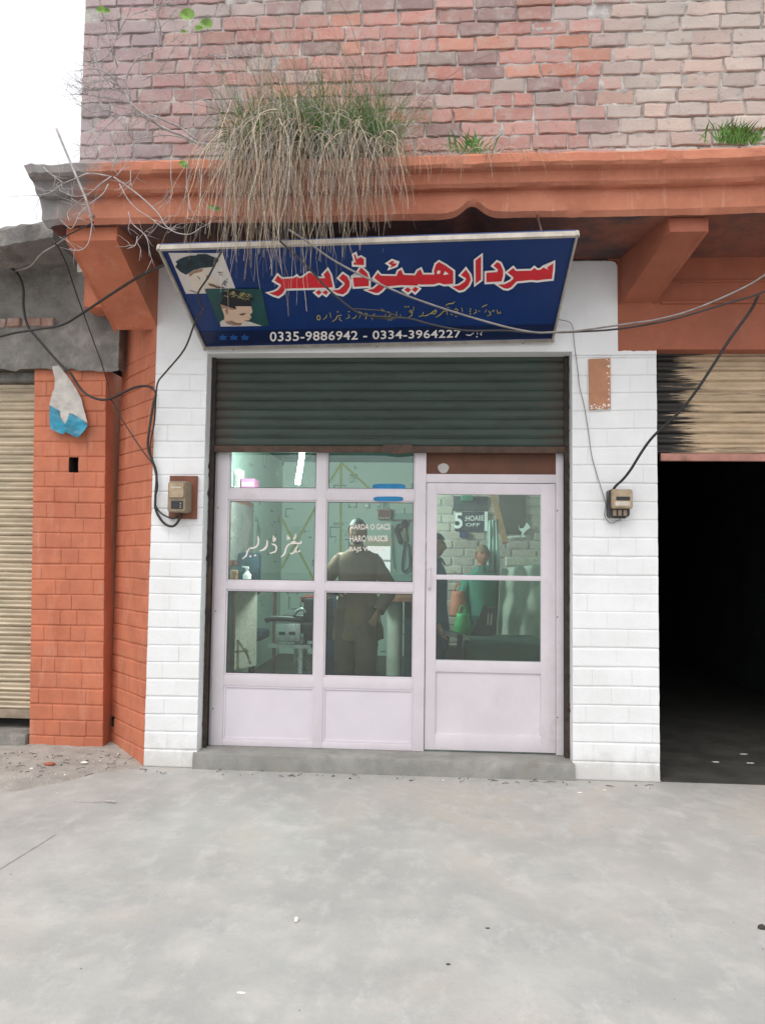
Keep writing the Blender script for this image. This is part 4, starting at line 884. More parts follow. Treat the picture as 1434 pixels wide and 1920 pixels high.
def tuft(px, py, wpx, n, hh, label, Y=-.10):
    mb = MB(); base = None
    for k in range(n):
        p = U(px+R_.gauss(0, wpx/2.4), py+R_.uniform(-4, 4), Y-R_.uniform(0, .12)); base = base or p
        w_ = R_.uniform(.003, .007); d = Vector((R_.gauss(0, .7), R_.uniform(-.6, .1), 1)).normalized(); L_ = hh*R_.uniform(.5, 1.2); q = p+d*L_*.6; e = q+(d+Vector((d.x*.6, -.2, -.5))).normalized()*L_*.45; s = Vector((w_, 0, 0))
        a = [mb.vert(x) for x in (p-s*.6, p+s*.6, q+s, q-s)]; mb.face(a); mb.face([a[3], a[2], mb.vert(e)])
    return mb.build('grass_tuft', M['grass'], None, label, 'grass tuft', 'green tufts at the foot of the brick wall', loc=base, recalc=False)
tuft(1385, 268, 56, 150, .135, 'bright green tuft growing at the foot of the brick wall near the right edge')
tuft(880, 288, 40, 46, .14, 'small thin green tuft by the straw fringe on the canopy')
# bare shrub
Q1 = lambda L_: [(x/1.99, y/1.99) for x, y in L_]; Q2 = lambda L_: [(30+x/4.78, 280+y/4.78) for x, y in L_]
def branchset(mb, lst, fn, Yf, r0, twigs, rs, tl=.22):
    for pts, th in lst:
        P = crom([U(x, y, Yf(i/(len(pts)-1))+nz((x, y, 1))*.03) for i, (x, y) in enumerate(fn(pts))], 4); n = len(P)
        mb.tube(P, [r0*th*(1-.72*k/(n-1))+.0011 for k in range(n)], 5)
        for _ in range(int(twigs*th**.3)):
            k = rs.randrange(n//5, n); d = (P[min(k+1, n-1)]-P[max(0, k-1)]).normalized(); v = (d+Vector((rs.gauss(0, .8), rs.gauss(0, .25), rs.gauss(0, .8)))).normalized(); q = [P[k]]; L_ = rs.uniform(.06, tl)
            for j in range(6): v = (v+Vector((rs.gauss(0, .22), rs.gauss(0, .08), rs.gauss(0, .22)))).normalized(); q.append(q[-1]+v*L_/6)
            mb.tube(q, [.0018*(1-.12*j) for j in range(7)], 4)
            if rs.random() < .5:
                v2 = (v+Vector((rs.gauss(0, .9), 0, rs.gauss(0, .9)))).normalized(); mb.tube([q[3], q[3]+v2*.04, q[3]+v2*.08+Vector((0, 0, rs.gauss(0, .02)))], .0013, 3)
shrub = thing('bare_shrub', 'leafless grey shrub rooted on the canopy and spreading left across the bricks', 'shrub', U(374, 272, -.25))
rs = random.Random(2); mb = MB()
branchset(mb, [([(748, 540), (690, 508), (640, 490), (590, 465), (560, 440), (520, 415), (490, 385), (470, 350), (445, 320), (420, 285), (380, 262), (330, 255)], 2.0), ([(742, 528), (680, 480), (620, 452), (570, 430), (520, 430), (500, 400), (480, 340), (470, 300), (490, 250), (520, 215), (590, 185), (650, 150)], 1.4),
    ([(600, 470), (540, 440), (500, 420), (450, 430), (400, 410), (350, 420), (310, 400)], 1), ([(490, 385), (430, 370), (370, 360), (310, 352)], 1), ([(470, 350), (420, 330), (350, 332), (305, 350)], .9), ([(720, 525), (640, 505), (560, 510), (500, 520), (480, 490), (490, 440)], .9), ([(480, 490), (445, 560), (428, 612)], .6),
    ([(450, 430), (400, 470), (350, 530), (320, 580)], .8), ([(440, 250), (420, 190), (400, 110), (378, 30), (370, -20)], .7), ([(330, 240), (400, 210), (440, 130), (480, 50), (505, -20)], .7), ([(590, 185), (600, 120), (592, 60), (610, -20)], .6), ([(722, 470), (722, 350), (720, 260), (740, 200), (770, 120), (800, 60), (822, -20)], .7),
    ([(720, 250), (780, 205), (830, 215), (905, 205)], .5), ([(440, 320), (390, 290), (350, 240), (330, 170)], .7), ([(500, 50), (580, 30), (650, 0)], .5), ([(470, 300), (430, 290), (380, 300), (310, 310)], .7), ([(530, 300), (600, 260), (650, 180), (700, 140)], .5)], Q1, lambda t: -.28-.25*t, .0046, 24, rs, .20)
mb.build('branches', M['twig'], shrub, smooth=True, recalc=False)
def leaf(x, y, r, Y, parent, ang=0):
    c = U(x, y, Y); mb = MB(); P = []
    for k in range(12):
        a = 2*math.pi*k/12; rr_ = r*(1-.35*abs(math.sin(a/2+ang))**3); P.append(c+Vector((rr_*math.cos(a+ang), nz((k, x, y))*.006-.2*rr_*abs(math.sin(a)), rr_*.72*math.sin(a+ang))))
    i = [mb.vert(p) for p in P]; ci = mb.vert(c+Vector((0, .006, 0)))
    for k in range(12): mb.face((i[k], i[(k+1) % 12], ci))
    mb.build('leaf', M['leaf'], parent, recalc=False)
for x, y, r in ((349, 29, .058), (385, 46, .050), (374, 54, .030), (188, 19, .035), (201, 20, .030), (345, 59, .02), (343, 305, .026), (348, 312, .024), (398, 388, .026), (409, 392, .022)): leaf(x, y, r, -.53 if y < 200 else -.86, shrub, x*.7)
vine = thing('bare_creeper', 'tangle of leafless pale twigs drooping over the left end of the canopy', 'creeper', U(210, 330, -.84))
mb = MB()
branchset(mb, [([(860, 240), (760, 310), (650, 400), (520, 420), (400, 370)], 1.2), ([(840, 240), (660, 215), (540, 260), (420, 310), (300, 390), (170, 415)], 1.2), ([(880, 250), (1010, 340), (1150, 450), (1280, 580), (1340, 680), (1434, 745), (1560, 760), (1660, 700)], 1.5), ([(930, 310), (1000, 440), (1090, 540), (1200, 610), (1320, 700), (1440, 722)], .9),
    ([(830, 310), (780, 400), (650, 500), (570, 580), (540, 650), (490, 710), (400, 630)], .9), ([(660, 595), (682, 640), (672, 760), (640, 860), (570, 905), (480, 890)], .9), ([(250, 160), (300, 210), (370, 260), (430, 300)], .7), ([(500, 440), (580, 490), (650, 500)], .6), ([(1010, 560), (1040, 660), (1150, 760), (1190, 850), (1197, 960)], .7),
    ([(1395, 60), (1390, 250), (1405, 390), (1360, 490)], .8), ([(860, 200), (890, 100), (900, 0)], .8), ([(900, 240), (1000, 120), (1040, 0)], .8), ([(1030, 190), (1030, 290), (1045, 340)], .7), ([(1090, 780), (1070, 860), (1000, 890)], .5), ([(1540, 100), (1530, 300), (1560, 520), (1520, 640)], .7), ([(1640, 120), (1660, 330), (1640, 560)], .6), ([(480, 640), (470, 560), (600, 440)], .6)], Q2, lambda t: -.86-.03*t, .0026, 5, rs, .14)
mb.build('stems', M['twig'], vine, smooth=True, recalc=False)

# ------------------------------------------------------------------ rooms behind
IX0, IX1, IY1, IZ0, IZ1 = -1.98, 1.40, 5.0, .115, 2.62
mb = MB(); mb.box(IX0-.1, IX1, .24, IY1+.1, -.02, IZ0); mb.build('shop_room_floor', M['shopfloor'], kind='structure')
mb = MB(); mb.box(IX0-.1, IX1, .27, IY1+.1, IZ1, IZ1+.1); mb.box(XO-.3, XO2+.5, .16, .26, 2.662, 3.2); mb.build('shop_room_ceiling', M['ceil'], kind='structure')
wa, wb = U(686, 1010, IY1), U(734, 1094, IY1)
mb = MB()                                                       # back wall with a window hole that shows the sky
mb.box(IX0, wa.x, IY1, IY1+.1, IZ0, IZ1); mb.box(wb.x, IX1, IY1, IY1+.1, IZ0, IZ1); mb.box(wa.x, wb.x, IY1, IY1+.1, wa.z, IZ1); mb.box(wa.x, wb.x, IY1, IY1+.1, IZ0, wb.z)
mb.box(IX0-.1, IX0, .24, IY1+.1, IZ0, IZ1); mb.box(IX0, XO-.001, .23, .26, IZ0, IZ1); mb.box(IX1-.10, IX1, .16, IY1, IZ0, IZ1)
mb.build('shop_room_wall', M['paper'], kind='structure')
bw = thing('back_window', 'small bright window in the green back wall behind the standing man', 'window', ((wa.x+wb.x)/2, IY1, wb.z))
mb = MB(); t = .02
for q in ((wa.x, wa.x+t, wb.z, wa.z), (wb.x-t, wb.x, wb.z, wa.z), (wa.x, wb.x, wa.z-t, wa.z), (wa.x, wb.x, wb.z, wb.z+t), (wa.x, wb.x, UZ(700, 1053, IY1), UZ(700, 1049, IY1))): mb.box(q[0], q[1], IY1-.01, IY1+.03, q[2], q[3])
mb.build('frame', M['frame'], bw)
mb = MB(); mb.box(wa.x-.01, wb.x+.01, IY1-.025, IY1-.012, UZ(700, 1024, IY1), wa.z+.01); mb.build('blind', M['posterblue'] if False else mat('cream_blind', (.62, .50, .38), .7, .1, 8), bw)
# dark shop on the right
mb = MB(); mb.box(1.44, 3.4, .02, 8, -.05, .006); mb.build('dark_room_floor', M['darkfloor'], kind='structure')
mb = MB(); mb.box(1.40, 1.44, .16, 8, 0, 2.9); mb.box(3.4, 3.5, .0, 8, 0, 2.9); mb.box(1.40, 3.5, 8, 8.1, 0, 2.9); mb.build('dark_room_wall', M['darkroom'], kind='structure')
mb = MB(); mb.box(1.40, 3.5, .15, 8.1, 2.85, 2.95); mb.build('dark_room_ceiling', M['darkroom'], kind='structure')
mb = MB(); mb.box(3.2, 3.6, -.0, .16, 0, 3.3); mb.build('far_pier', M['white'], bld)
# lit tube on the back wall
m, nt_, B, N, L = _new('lit_tube'); B.inputs['Emission Color'].default_value = (.75, .97, 1, 1); B.inputs['Emission Strength'].default_value = 30; M['lit'] = m
YL = 1.8; ta, tb_ = U(566, 856, YL), U(558, 908, YL)
lamp = thing('tube_light', 'lit white tube light hanging behind the upper left pane', 'lamp', tb_)
mb = MB(); mb.tube([ta, tb_], .022, 10); mb.build('tube', M['lit'], lamp, smooth=True, angle=40)
mb = MB(); mb.tube([ta, ta+Vector((0, 0, .04))], .026, 10); mb.tube([ta+Vector((0, 0, .04)), Vector((ta.x, YL, IZ1))], .004, 6); mb.build('holder', M['frame'], lamp, smooth=True, angle=40)
pl_ = bpy.data.lights.new('tube_glow', 'POINT'); pl_.energy = 100; pl_.color = (.86, 1, .96); pl_.shadow_soft_size = .2
po_ = bpy.data.objects.new('tube_glow', pl_); COL.objects.link(po_); po_.parent = lamp; po_.location = (.02, -.05, .10)

# ------------------------------------------------------------------ things inside the shop
FZ = IZ0
trel = thing('lath_trellis', 'yellow green crossed laths fixed on the wallpapered back wall', 'trellis', U(590, 1060, IY1-.02))
M['lath'] = mat('yellow_lath', (.36, .38, .10), .6, .2, 10)
for p, q in (((476, 871), (592, 1094)), ((592, 950), (510, 1096)), ((474, 858), (472, 1010)), ((640, 868), (612, 912)), ((640, 868), (694, 918)), ((639, 868), (638, 1034))):
    mb = MB(); mb.bar(U(*p, IY1-.025), U(*q, IY1-.025), .026, .012, (0, 1, 0)); mb.build('lath', M['lath'], trel)
def X_(px, Y, py=1100): return UX(px, py, Y)
# counter and shelving along the left wall
Y = 1.9
ct = thing('wall_counter', 'narrow grey counter along the left wall behind the lower left pane', 'counter', (X_(440, Y), Y, FZ))
zc = UZ(450, 1093, Y); mb = MB(); mb.box(IX0+.005, X_(478, Y), 1.2, 3.0, zc-.04, zc, 0, .008); mb.build('top', M['concrete'], ct)
mb = MB(); mb.prism([(X_(444, Y), Y-.1, FZ+.25), (X_(470, Y), Y+.2, FZ+.25), (X_(468, Y), Y+.2, zc-.05), (X_(440, Y), Y-.1, zc-.05)], (.02, .02, 0)); mb.build('front_board', M['meterplate'], ct)
for yy in (1.25, 2.9):
    mb = MB(); mb.box(X_(470, Y), X_(475, Y), yy, yy+.05, FZ, zc-.04); mb.build('leg', M['rustmetal'], ct)
mb = MB(); mb.box(X_(468, IY1-.3, 980), X_(476, IY1-.3, 980), IY1-.32, IY1-.24, UZ(470, 1070, IY1-.3), UZ(470, 935, IY1-.3)); mb.build('upright_plank', M['redwood'], None, 'red brown upright plank beside the yellow lath on the back wall', 'plank', loc=U(470, 1070, IY1-.3))
ws = thing('wall_shelf', 'small wall shelf holding boxes behind the upper left pane', 'shelf', U(452, 917, 2.6))
mb = MB(); s0 = U(440, 917, 2.6); s1 = U(476, 917, 2.6); mb.box(IX0, s1.x, 2.45, 2.8, s0.z-.02, s0.z); mb.build('board', M['panel'], ws)
mb = MB(); mb.box(s0.x-.0, s0.x+.02, 2.5, 2.75, s0.z-.25, s0.z-.02); mb.build('support', M['panel'], ws)
mb = MB(); mb.box(X_(450, 2.55), X_(475, 2.55), 2.5, 2.7, s0.z+.001, UZ(460, 898, 2.55), 0, .006); mb.box(X_(452, 2.55), X_(473, 2.55), 2.498, 2.5, s0.z+.03, s0.z+.06, 1); mb.build('pink_box', [mat('pink_card', (.55, .17, .34), .6, .1), M['signwhite']], None, 'pink carton lying on the shelf behind the upper left pane', 'box', loc=(X_(462, 2.55), 2.6, s0.z))
mb = MB(); mb.box(X_(437, 2.55), X_(447, 2.55), 2.5, 2.7, s0.z+.001, UZ(445, 880, 2.55), 0, .004)
for k in range(3): mb.box(X_(438, 2.55)+.012*k, X_(438, 2.55)+.012*k+.005, 2.497, 2.5, s0.z+.02, s0.z+.14, 1)
mb.build('striped_carton', [M['signwhite'], M['hairblack']], None, 'white carton with black stripes standing beside the pink carton', 'box', loc=(X_(442, 2.55), 2.6, s0.z))
# bottle and jar on the counter
mb = MB(); c = Vector((X_(463, 1.6), 1.6, zc+.001)); mb.lathe([(.001, 0), (.034, .002), (.036, .08), (.02, .10), (.011, .115), (.011, .13), (.016, .132), (.016, .15), (.001, .152)], c, 16); mb.bar(c+Vector((.0, 0, .145)), c+Vector((-.045, 0, .15)), .012, .012)
mb.build('spray_bottle', M['signwhite'], None, 'white spray bottle standing on the grey counter', 'bottle', loc=c, smooth=True, angle=40)
mb = MB(); c = Vector((X_(438, 1.6), 1.62, zc+.001)); mb.lathe([(.001, 0), (.03, 0), (.03, .09), (.034, .092), (.034, .115), (.001, .116)], c, 16); mb.build('tan_jar', M['plate'], None, 'tan jar with lid at the left end of the grey counter', 'jar', loc=c, smooth=True, angle=40)
mb = MB(); p0 = U(433, 975, 3.0); p1 = U(444, 1090, 3.0); mb.box(IX0+.001, IX0+.05, 2.2, 3.2, zc+.15, UZ(440, 938, 2.8), 0, .01); mb.box(IX0+.05, IX0+.056, 2.25, 3.15, zc+.2, UZ(440, 938, 2.8)-.05, 1); o = mb.build('wall_mirror', [M['redwood'], M['concrete']], None, 'wood framed mirror on the left wall above the counter', 'mirror', loc=(IX0, 2.7, zc+.15))
# a swivel chair with dark blue back
def chair_office():
    Y = 2.3; x0, x1 = X_(445, Y), X_(488, Y); zt_, zb_ = UZ(465, 1036, Y), UZ(465, 1092, Y)
    t = thing('swivel_chair', 'dark blue padded chair back showing above the counter', 'chair', ((x0+x1)/2, Y, FZ))
    mb = MB(); mb.box(x0, x1, Y-.05, Y+.05, zb_-.12, zt_, 0, .035); mb.build('backrest', M['hairblue'], t, smooth=True, angle=40)
    zs = FZ+.45; mb = MB(); mb.box(x0-.02, x1+.02, Y, Y+.42, zs, zs+.09, 0, .03); mb.build('seat', M['hairblue'], t, smooth=True, angle=40)
    cxm = (x0+x1)/2; mb = MB(); mb.tube([(cxm, Y+.2, FZ+.08), (cxm, Y+.2, zs)], .03, 10); mb.bar((cxm, Y, zs+.02), (cxm, Y, zb_), .06, .02, (0, 1, 0)); mb.build('column', M['black'], t)
    for k in range(5):
        a = k*2*math.pi/5; mb = MB(); mb.bar((cxm, Y+.2, FZ+.09), (cxm+.26*math.cos(a), Y+.2+.26*math.sin(a), FZ+.05), .04, .03); mb.build('leg', M['black'], t)
chair_office()
# barber chair
def barber_chair():
    Y = 1.55; t = thing('barber_chair', 'old black and chrome barber chair with maroon headrest behind the lower left pane', 'barber chair', (X_(560, Y), Y, FZ))
    M['chrome'] = mat('worn_chrome', (.42, .43, .43), .28, .2, 10, None, 0, metal=.9)
    M['maroon'] = mat('maroon_vinyl', (.16, .022, .02), .4, .2, 8)
    P = lambda px, py, yy=Y: U(px, py, yy)
    mb = MB(); mb.tube(crom([P(498, 1164), P(508, 1160), P(535, 1160), P(570, 1163)], 5), .024, 10, 0); mb.build('armrest', M['black'], t, smooth=True)
    mb = MB(); mb.tube(crom([P(530, 1158, Y+.5), P(545, 1155, Y+.5), P(585, 1158, Y+.5)], 5), .022, 10, 0); mb.build('armrest', M['black'], t, smooth=True)
    a, b = P(517, 1168), P(564, 1204)
    mb = MB(); mb.box(a.x, b.x, Y-.03, Y+.02, b.z, a.z, 0, .012)
    mb.build('side_plate', M['chrome'], t, smooth=True, angle=40)
    for px in (524, 543):
        mb = MB(); q, r = P(px, 1184), P(px+12, 1190); mb.box(q.x, r.x, Y-.034, Y-.028, r.z, q.z); mb.build('plate_slot', M['black'], t)
    mb = MB(); mb.box(a.x-.01, b.x+.16, Y+.02, Y+.48, a.z-.09, a.z+.005, 0, .03); mb.build('seat', M['black'], t, smooth=True, angle=40)
    q, r = P(566, 1122), P(590, 1204); mb = MB(); mb.box(q.x, r.x+.10, Y+.06, Y+.46, r.z, q.z, 0, .04); mb.build('backrest', M['black'], t, smooth=True, angle=40)
    q, r = P(560, 1119), P(594, 1132); mb = MB(); mb.box(q.x, r.x+.06, Y+.10, Y+.42, r.z, q.z, 0, .02); mb.build('headrest', M['maroon'], t, smooth=True, angle=40)
    q = P(552, 1150); mb = MB(); mb.tube(crom([P(551, 1155), P(556, 1146), P(567, 1142), P(574, 1150)], 4), .014, 8); mb.build('lever', M['chrome'], t, smooth=True)
    mb = MB(); mb.bar(P(505, 1210, Y), P(585, 1212, Y), .10, .03); mb.build('footrest', M['chrome'], t); mb = MB(); mb.bar(P(505, 1210, Y+.4), P(585, 1212, Y+.4), .05, .03); mb.build('footrest', M['chrome'], t)
    c = P(555, 1200); mb = MB(); mb.lathe([(.30, 0), (.30, .03), (.08, .06), (.06, .10), (.06, c.z-FZ), (.0, c.z-FZ)], (c.x, Y+.25, FZ), 24); mb.build('pedestal', M['chrome'], t, smooth=True, angle=40)
barber_chair()
# folded stool at the lower left
st_ = thing('wooden_stool', 'small wooden stool frame leaning under the counter at the lower left pane', 'stool', U(450, 1230, 1.2))
P = lambda px, py: U(px, py, 1.2)
for p, q in (((446, 1200), (446, 1255)), ((446, 1200), (467, 1232)), ((440, 1222), (466, 1220)), ((460, 1215), (470, 1245))):
    mb = MB(); mb.bar(P(*p), P(*q), .018, .018); mb.build('rail', M['meterlid'], st_)
# navy cabinet
Y = 2.5; a, b = U(609, 1108, Y), U(670, 1208, Y)
cb = thing('navy_cabinet', 'dark navy cabinet with grey plate and round white emblem behind the man', 'cabinet', ((a.x+b.x)/2, Y, FZ))
mb = MB(); mb.box(a.x-.02, b.x, Y, Y+.45, FZ+.001, a.z+.03, 0, .015); mb.build('body', mat('navy_sheet', (.008, .016, .035), .5, .2, 5), cb, smooth=True, angle=40)
q, r = U(631, 1118, Y), U(647, 1124, Y); mb = MB(); mb.box(q.x, r.x, Y-.006, Y, r.z, q.z, 0, .002); mb.build('plate', M['railgrey'], cb)
c = U(641, 1141, Y-.004); mb = MB(); pr = [c+Vector((.034*math.cos(k*.314), 0, .036*math.sin(k*.314))) for k in range(21)]; mb.tube(pr, .0028, 5); mb.tube([c+Vector((-.018, 0, -.018)), c+Vector((0, 0, .006)), c+Vector((.02, 0, .012))], .004, 5); mb.flat([c+Vector((.004+.012*math.cos(k*.7), -.002, .012+.012*math.sin(k*.7))) for k in range(9)]); mb.build('emblem', M['signwhite'], cb)
# white column and wooden counter
Y = 2.6; a, b = U(724, 1128, Y), U(753, 1222, Y)
co = thing('wooden_counter', 'brown topped counter on a white round column right of the reflected man', 'counter', ((a.x+b.x)/2, Y, FZ))
mb = MB(); mb.lathe([((b.x-a.x)/2, 0), ((b.x-a.x)/2, a.z-FZ)], ((a.x+b.x)/2, Y+.12, FZ+.001), 24); mb.build('column', mat('column_cream', (.42, .42, .36), .6, .12), co, smooth=True, angle=40)
q, r = U(712, 1117, Y), U(778, 1128, Y); mb = MB(); mb.box(q.x, r.x+.05, Y-.1, Y+.4, r.z, q.z, 0, .006); mb.build('top', M['redwood'], co)
mb = MB(); mb.box(b.x+.02, r.x+.05, Y+.02, Y+.38, FZ+.001, r.z); mb.build('side_panel', M['hairblue'], co)
# wall clutter in the middle light
q, r = U(708, 953, IY1-.2), U(732, 973, IY1-.2); cl = thing('wall_box', 'small brown box mounted high on the green wall', 'box', (q.x, IY1-.2, r.z))
mb = MB(); mb.box(q.x, r.x, IY1-.2, IY1-.001, r.z, q.z, 0, .006); mb.build('case', M['meter'], cl); mb = MB(); mb.box(q.x+.01, r.x-.01, IY1-.206, IY1-.201, r.z+.02, q.z-.02); mb.build('front', M['redwood'], cl)
mb = MB(); q, r = U(687, 943, IY1-.1), U(697, 952, IY1-.1); mb.lathe([(.001, 0), (.035, .004), (.035, .05), (.02, .058), (.001, .06)], (q.x, IY1-.06, r.z), 16); mb.build('ceiling_cup', M['signwhite'], None, 'small white cup fitting high on the green wall left of the brown box', 'cup', loc=(q.x, IY1-.06, r.z))
pg = thing('tool_panel', 'pale panel on the green wall with hair tools hanging from it', 'panel', U(750, 1090, IY1-.03))
q, r = U(733, 962, IY1-.03), U(774, 1090, IY1-.03); mb = MB(); mb.box(q.x, r.x, IY1-.02, IY1-.002, r.z, q.z, 0, .004); mb.build('board', mat('pale_board', (.30, .42, .37), .6, .08), pg)
mb = MB(); mb.box(q.x+.02, r.x-.02, IY1-.04, IY1-.02, U(750, 978, IY1).z, U(750, 974, IY1).z); mb.build('rail', M['concrete'], pg)
hd = thing('hair_dryer', 'black hair dryer hanging by its cord from the tool panel', 'hair dryer', U(756, 1000, IY1-.1))
P = lambda px, py: U(px, py, IY1-.1)
mb = MB(); mb.tube([P(744, 985), P(750, 990), P(757, 984), P(762, 976)], [.035, .045, .045, .03], 10); mb.build('barrel', M['black'], hd, smooth=True); mb = MB(); mb.tube([P(756, 986), P(759, 1000), P(761, 1015)], [.03, .022, .018], 8); mb.build('grip', M['meterlid'], hd, smooth=True)
mb = MB(); mb.tube(crom([P(761, 1012), P(757, 1030), P(754, 1060), P(757, 1072), P(768, 1060), P(766, 1020)], 5), .012, 6); mb.build('cord', M['black'], hd, smooth=True)
mb = MB(); mb.tube(crom([P(742, 990), P(745, 1000), P(750, 1014), P(747, 1018)], 4), [.012]+[.03]*8+[.03, .028, .024, .012], 8); mb.build('hair_clipper', M['black'], None, 'dark hair clipper hanging left of the hair dryer', 'hair clipper', loc=P(747, 1018), smooth=True)
mb = MB(); mb.tube(crom([P(735, 985), P(736, 1030), P(739, 1062), P(741, 1066)], 4), .006, 5); mb.build('clipper_wire', M['black'], None, 'thin dark cord hanging down the pale tool panel', 'cord', loc=P(741, 1066), smooth=True)
# ---- seen through the door, street reflections among it built as solid things
YP = 2.75
part = thing('reflected_brick_wall', 'street brick wall reflected in the door glass, built as a partition behind it', 'wall', (.45, YP, FZ))  # street wall's reflection in the glass, built as solid brickwork inside
def dull(p, R_): k = R_.uniform(.75, 1.1); return (.52*k, .44*k, .37*k)
mb = MB(); mb.cc = (1, 1, 1); x0, x1 = X_(806, YP), IX1-.105
bricks(mb, frame_xz(YP), x0, x1, FZ, 2.3, .085, .24, .012, .012, .08, dull, 0, gap=.011, rough=.003, seed=71); mb.cc = (1, 1, 1); mb.box(x0, x1, YP+.006, YP+.11, FZ, IZ1-.002, 1)
mb.build('reflected_brickwork', [M['brick'], M['mortar']], part, smooth=True, angle=50)
P = lambda px, py, Y=YP-.03: U(px, py, Y)
bd = thing('notice_board', 'dark notice board with white lettering on the reflected brick wall', 'sign', P(880, 995))
mb = MB(); a, b = P(853, 959), P(913, 996); mb.box(a.x, b.x-.03, YP-.03, YP-.003, b.z, a.z, 0, .003); mb.build('panel', mat('slate', (.045, .05, .065), .5, .2, 6), bd)
mb = MB(); mb.box(P(908, 960).x, P(914, 960).x, YP-.034, YP-.003, b.z, a.z); mb.build('end_strip', M['signwhite'], bd)
mb = MB(); wr = lambda x, y: U(x, y, YP-.034)
put_text(mb, '5', quadfn((851, 961), (867, 961), (867, 991), (851, 991), wr), 0, .02); put_text(mb, ':HOAIIE', quadfn((871, 967), (907, 966), (907, 976), (871, 977), wr), 0, .012); put_text(mb, 'OFF', quadfn((873, 981), (899, 981), (899, 987), (873, 987), wr), 0, .01)
mb.build('lettering', M['signwhite'], bd)
mb = MB(); a, b = P(850, 930), P(913, 958); mb.box(a.x, b.x, YP-.02, YP-.003, b.z, a.z, 0, .004); mb.build('dark_cloth', mat('dark_cloth', (.07, .09, .085), .9, .3, 6), None, 'dark grey cloth pinned on the reflected wall above the notice board', 'cloth', loc=b)
mb = MB(); a, b = P(864, 929, YP-.1), P(886, 940, YP-.1); mb.box(a.x, b.x, YP-.14, YP-.022, b.z, a.z, 0, .012); mb.box(a.x+.02, b.x-.04, YP-.146, YP-.139, b.z+.015, a.z-.015, 0, .002); mb.build('green_box', mat('green_tin', (.03, .22, .13), .4, .2), None, 'small green tin hung above the notice board', 'box', loc=b, smooth=True, angle=40)
mb = MB(); mb.box(P(861, 999).x, P(876, 999).x, YP-.05, YP-.004, P(861, 1008).z, P(861, 997.5).z, 0, .01); mb.build('blue_pouch', mat('blue_pouch', (.02, .04, .14), .6, .2), None, 'blue pouch hanging just under the notice board', 'pouch', loc=P(868, 1008), smooth=True, angle=40)
mb = MB(); mb.bar(P(924, 928, YP-.2), P(947, 1018, YP-.35), .055, .04, (0, 1, 0)); mb.build('timber_post', mat('raw_timber', (.36, .20, .10), .7, .25, 6, stretch=(6, 6, .6)), None, 'light brown timber post leaning against the reflected brick wall', 'post', loc=P(947, 1018, YP-.35))
mb = MB(); mb.box(P(935, 930).x, P(985, 930).x, YP-.03, YP-.003, P(950, 1000).z, P(950, 925).z, 0, .005); mb.build('olive_board', mat('dark_olive_board', (.09, .085, .065), .8, .3, 4), None, 'dark olive board fixed behind the leaning timber post', 'board', loc=P(960, 1000))
wr2 = lambda x, y: U(x, y, YP-.038)
mb = MB(); mb.flat([wr2(*p) for p in ((971, 983), (974, 991), (981, 990), (987, 979), (994, 989), (985, 996), (980, 1003), (984, 1004), (984, 1007), (976, 1007), (978, 998), (973, 993))]); mb.flat([wr2(*p) for p in ((950, 1006), (974, 1004), (974, 1006.5), (950, 1008.5))]); mb.build('paper_cutout', M['signwhite'], None, 'white paper cutout stuck on the dark olive board', 'paper', loc=P(980, 1007))
def drape(name, quad, Y, folds, amp, m, label, cat, sub=None, parent=None):
    tl, tr, br, bl = quad; mb = MB(); nu, nv = 40, 26; I = {}
    for j in range(nv+1):
        v = j/nv
        for i in range(nu+1):
            u = i/nu; x = (tl[0]*(1-u)+tr[0]*u)*(1-v)+(bl[0]*(1-u)+br[0]*u)*v; y = (tl[1]*(1-u)+tr[1]*u)*(1-v)+(bl[1]*(1-u)+br[1]*u)*v+math.sin(u*9)*2*v
            I[i, j] = mb.vert(U(x, y, Y+amp*(.25+.75*v)*math.sin(u*folds*math.pi*2+1.5*v+nz((u*3, v*2, 1))*2)+nz((u*4, v*3, 5))*amp*1.3))
    for j in range(nv):
        for i in range(nu): mb.face((I[i, j], I[i+1, j], I[i+1, j+1], I[i, j+1]))
    o = mb.build(name, m, parent, label, cat, smooth=True, recalc=False, loc=U(*bl, Y))
    sdm = o.modifiers.new('thick', 'SOLIDIFY'); sdm.thickness = .006; return o
drape('curtain', ((914, 976), (930, 974), (938, 1092), (912, 1095)), 2.45, 3, .03, mat('pale_green_curtain', (.38, .50, .45), .8, .12, 6), 'narrow pale green curtain hanging beside the leaning timber post', 'curtain')
drape('hanging_sheet', ((938, 1066), (1030, 1056), (1035, 1232), (930, 1196)), 2.1, 2.5, .05, mat('grey_green_sheet', (.37, .40, .33), .85, .15, 3), 'large grey green sheet draped behind the right side of the door', 'sheet')
mb = MB(); a, b = P(948, 1044, 2.2), P(1025, 1062, 2.2); mb.box(a.x, b.x, 2.16, 2.4, b.z, a.z, 0, .01); mb.box(P(947, 1062, 2.2).x, P(955, 1062, 2.2).x, 2.18, 2.24, FZ, b.z); mb.box(b.x-.05, b.x, 2.18, 2.24, FZ, b.z); mb.build('wooden_ledge', M['meterplate'], None, 'pale wooden ledge above the draped sheet inside the door', 'ledge', loc=(a.x, 2.2, FZ))
mb = MB(); a, b = P(868, 1198, 1.5), P(1020, 1245, 1.5); mb.box(a.x, b.x, 1.3, 2.0, FZ+.001, a.z, 0, .06); mb.build('green_couch', mat('dark_green_cloth', (.03, .065, .05), .85, .3, 4, None, .2), None, 'low couch under a dark green cloth behind the lower door pane', 'couch', loc=((a.x+b.x)/2, 1.65, FZ), smooth=True, angle=50)
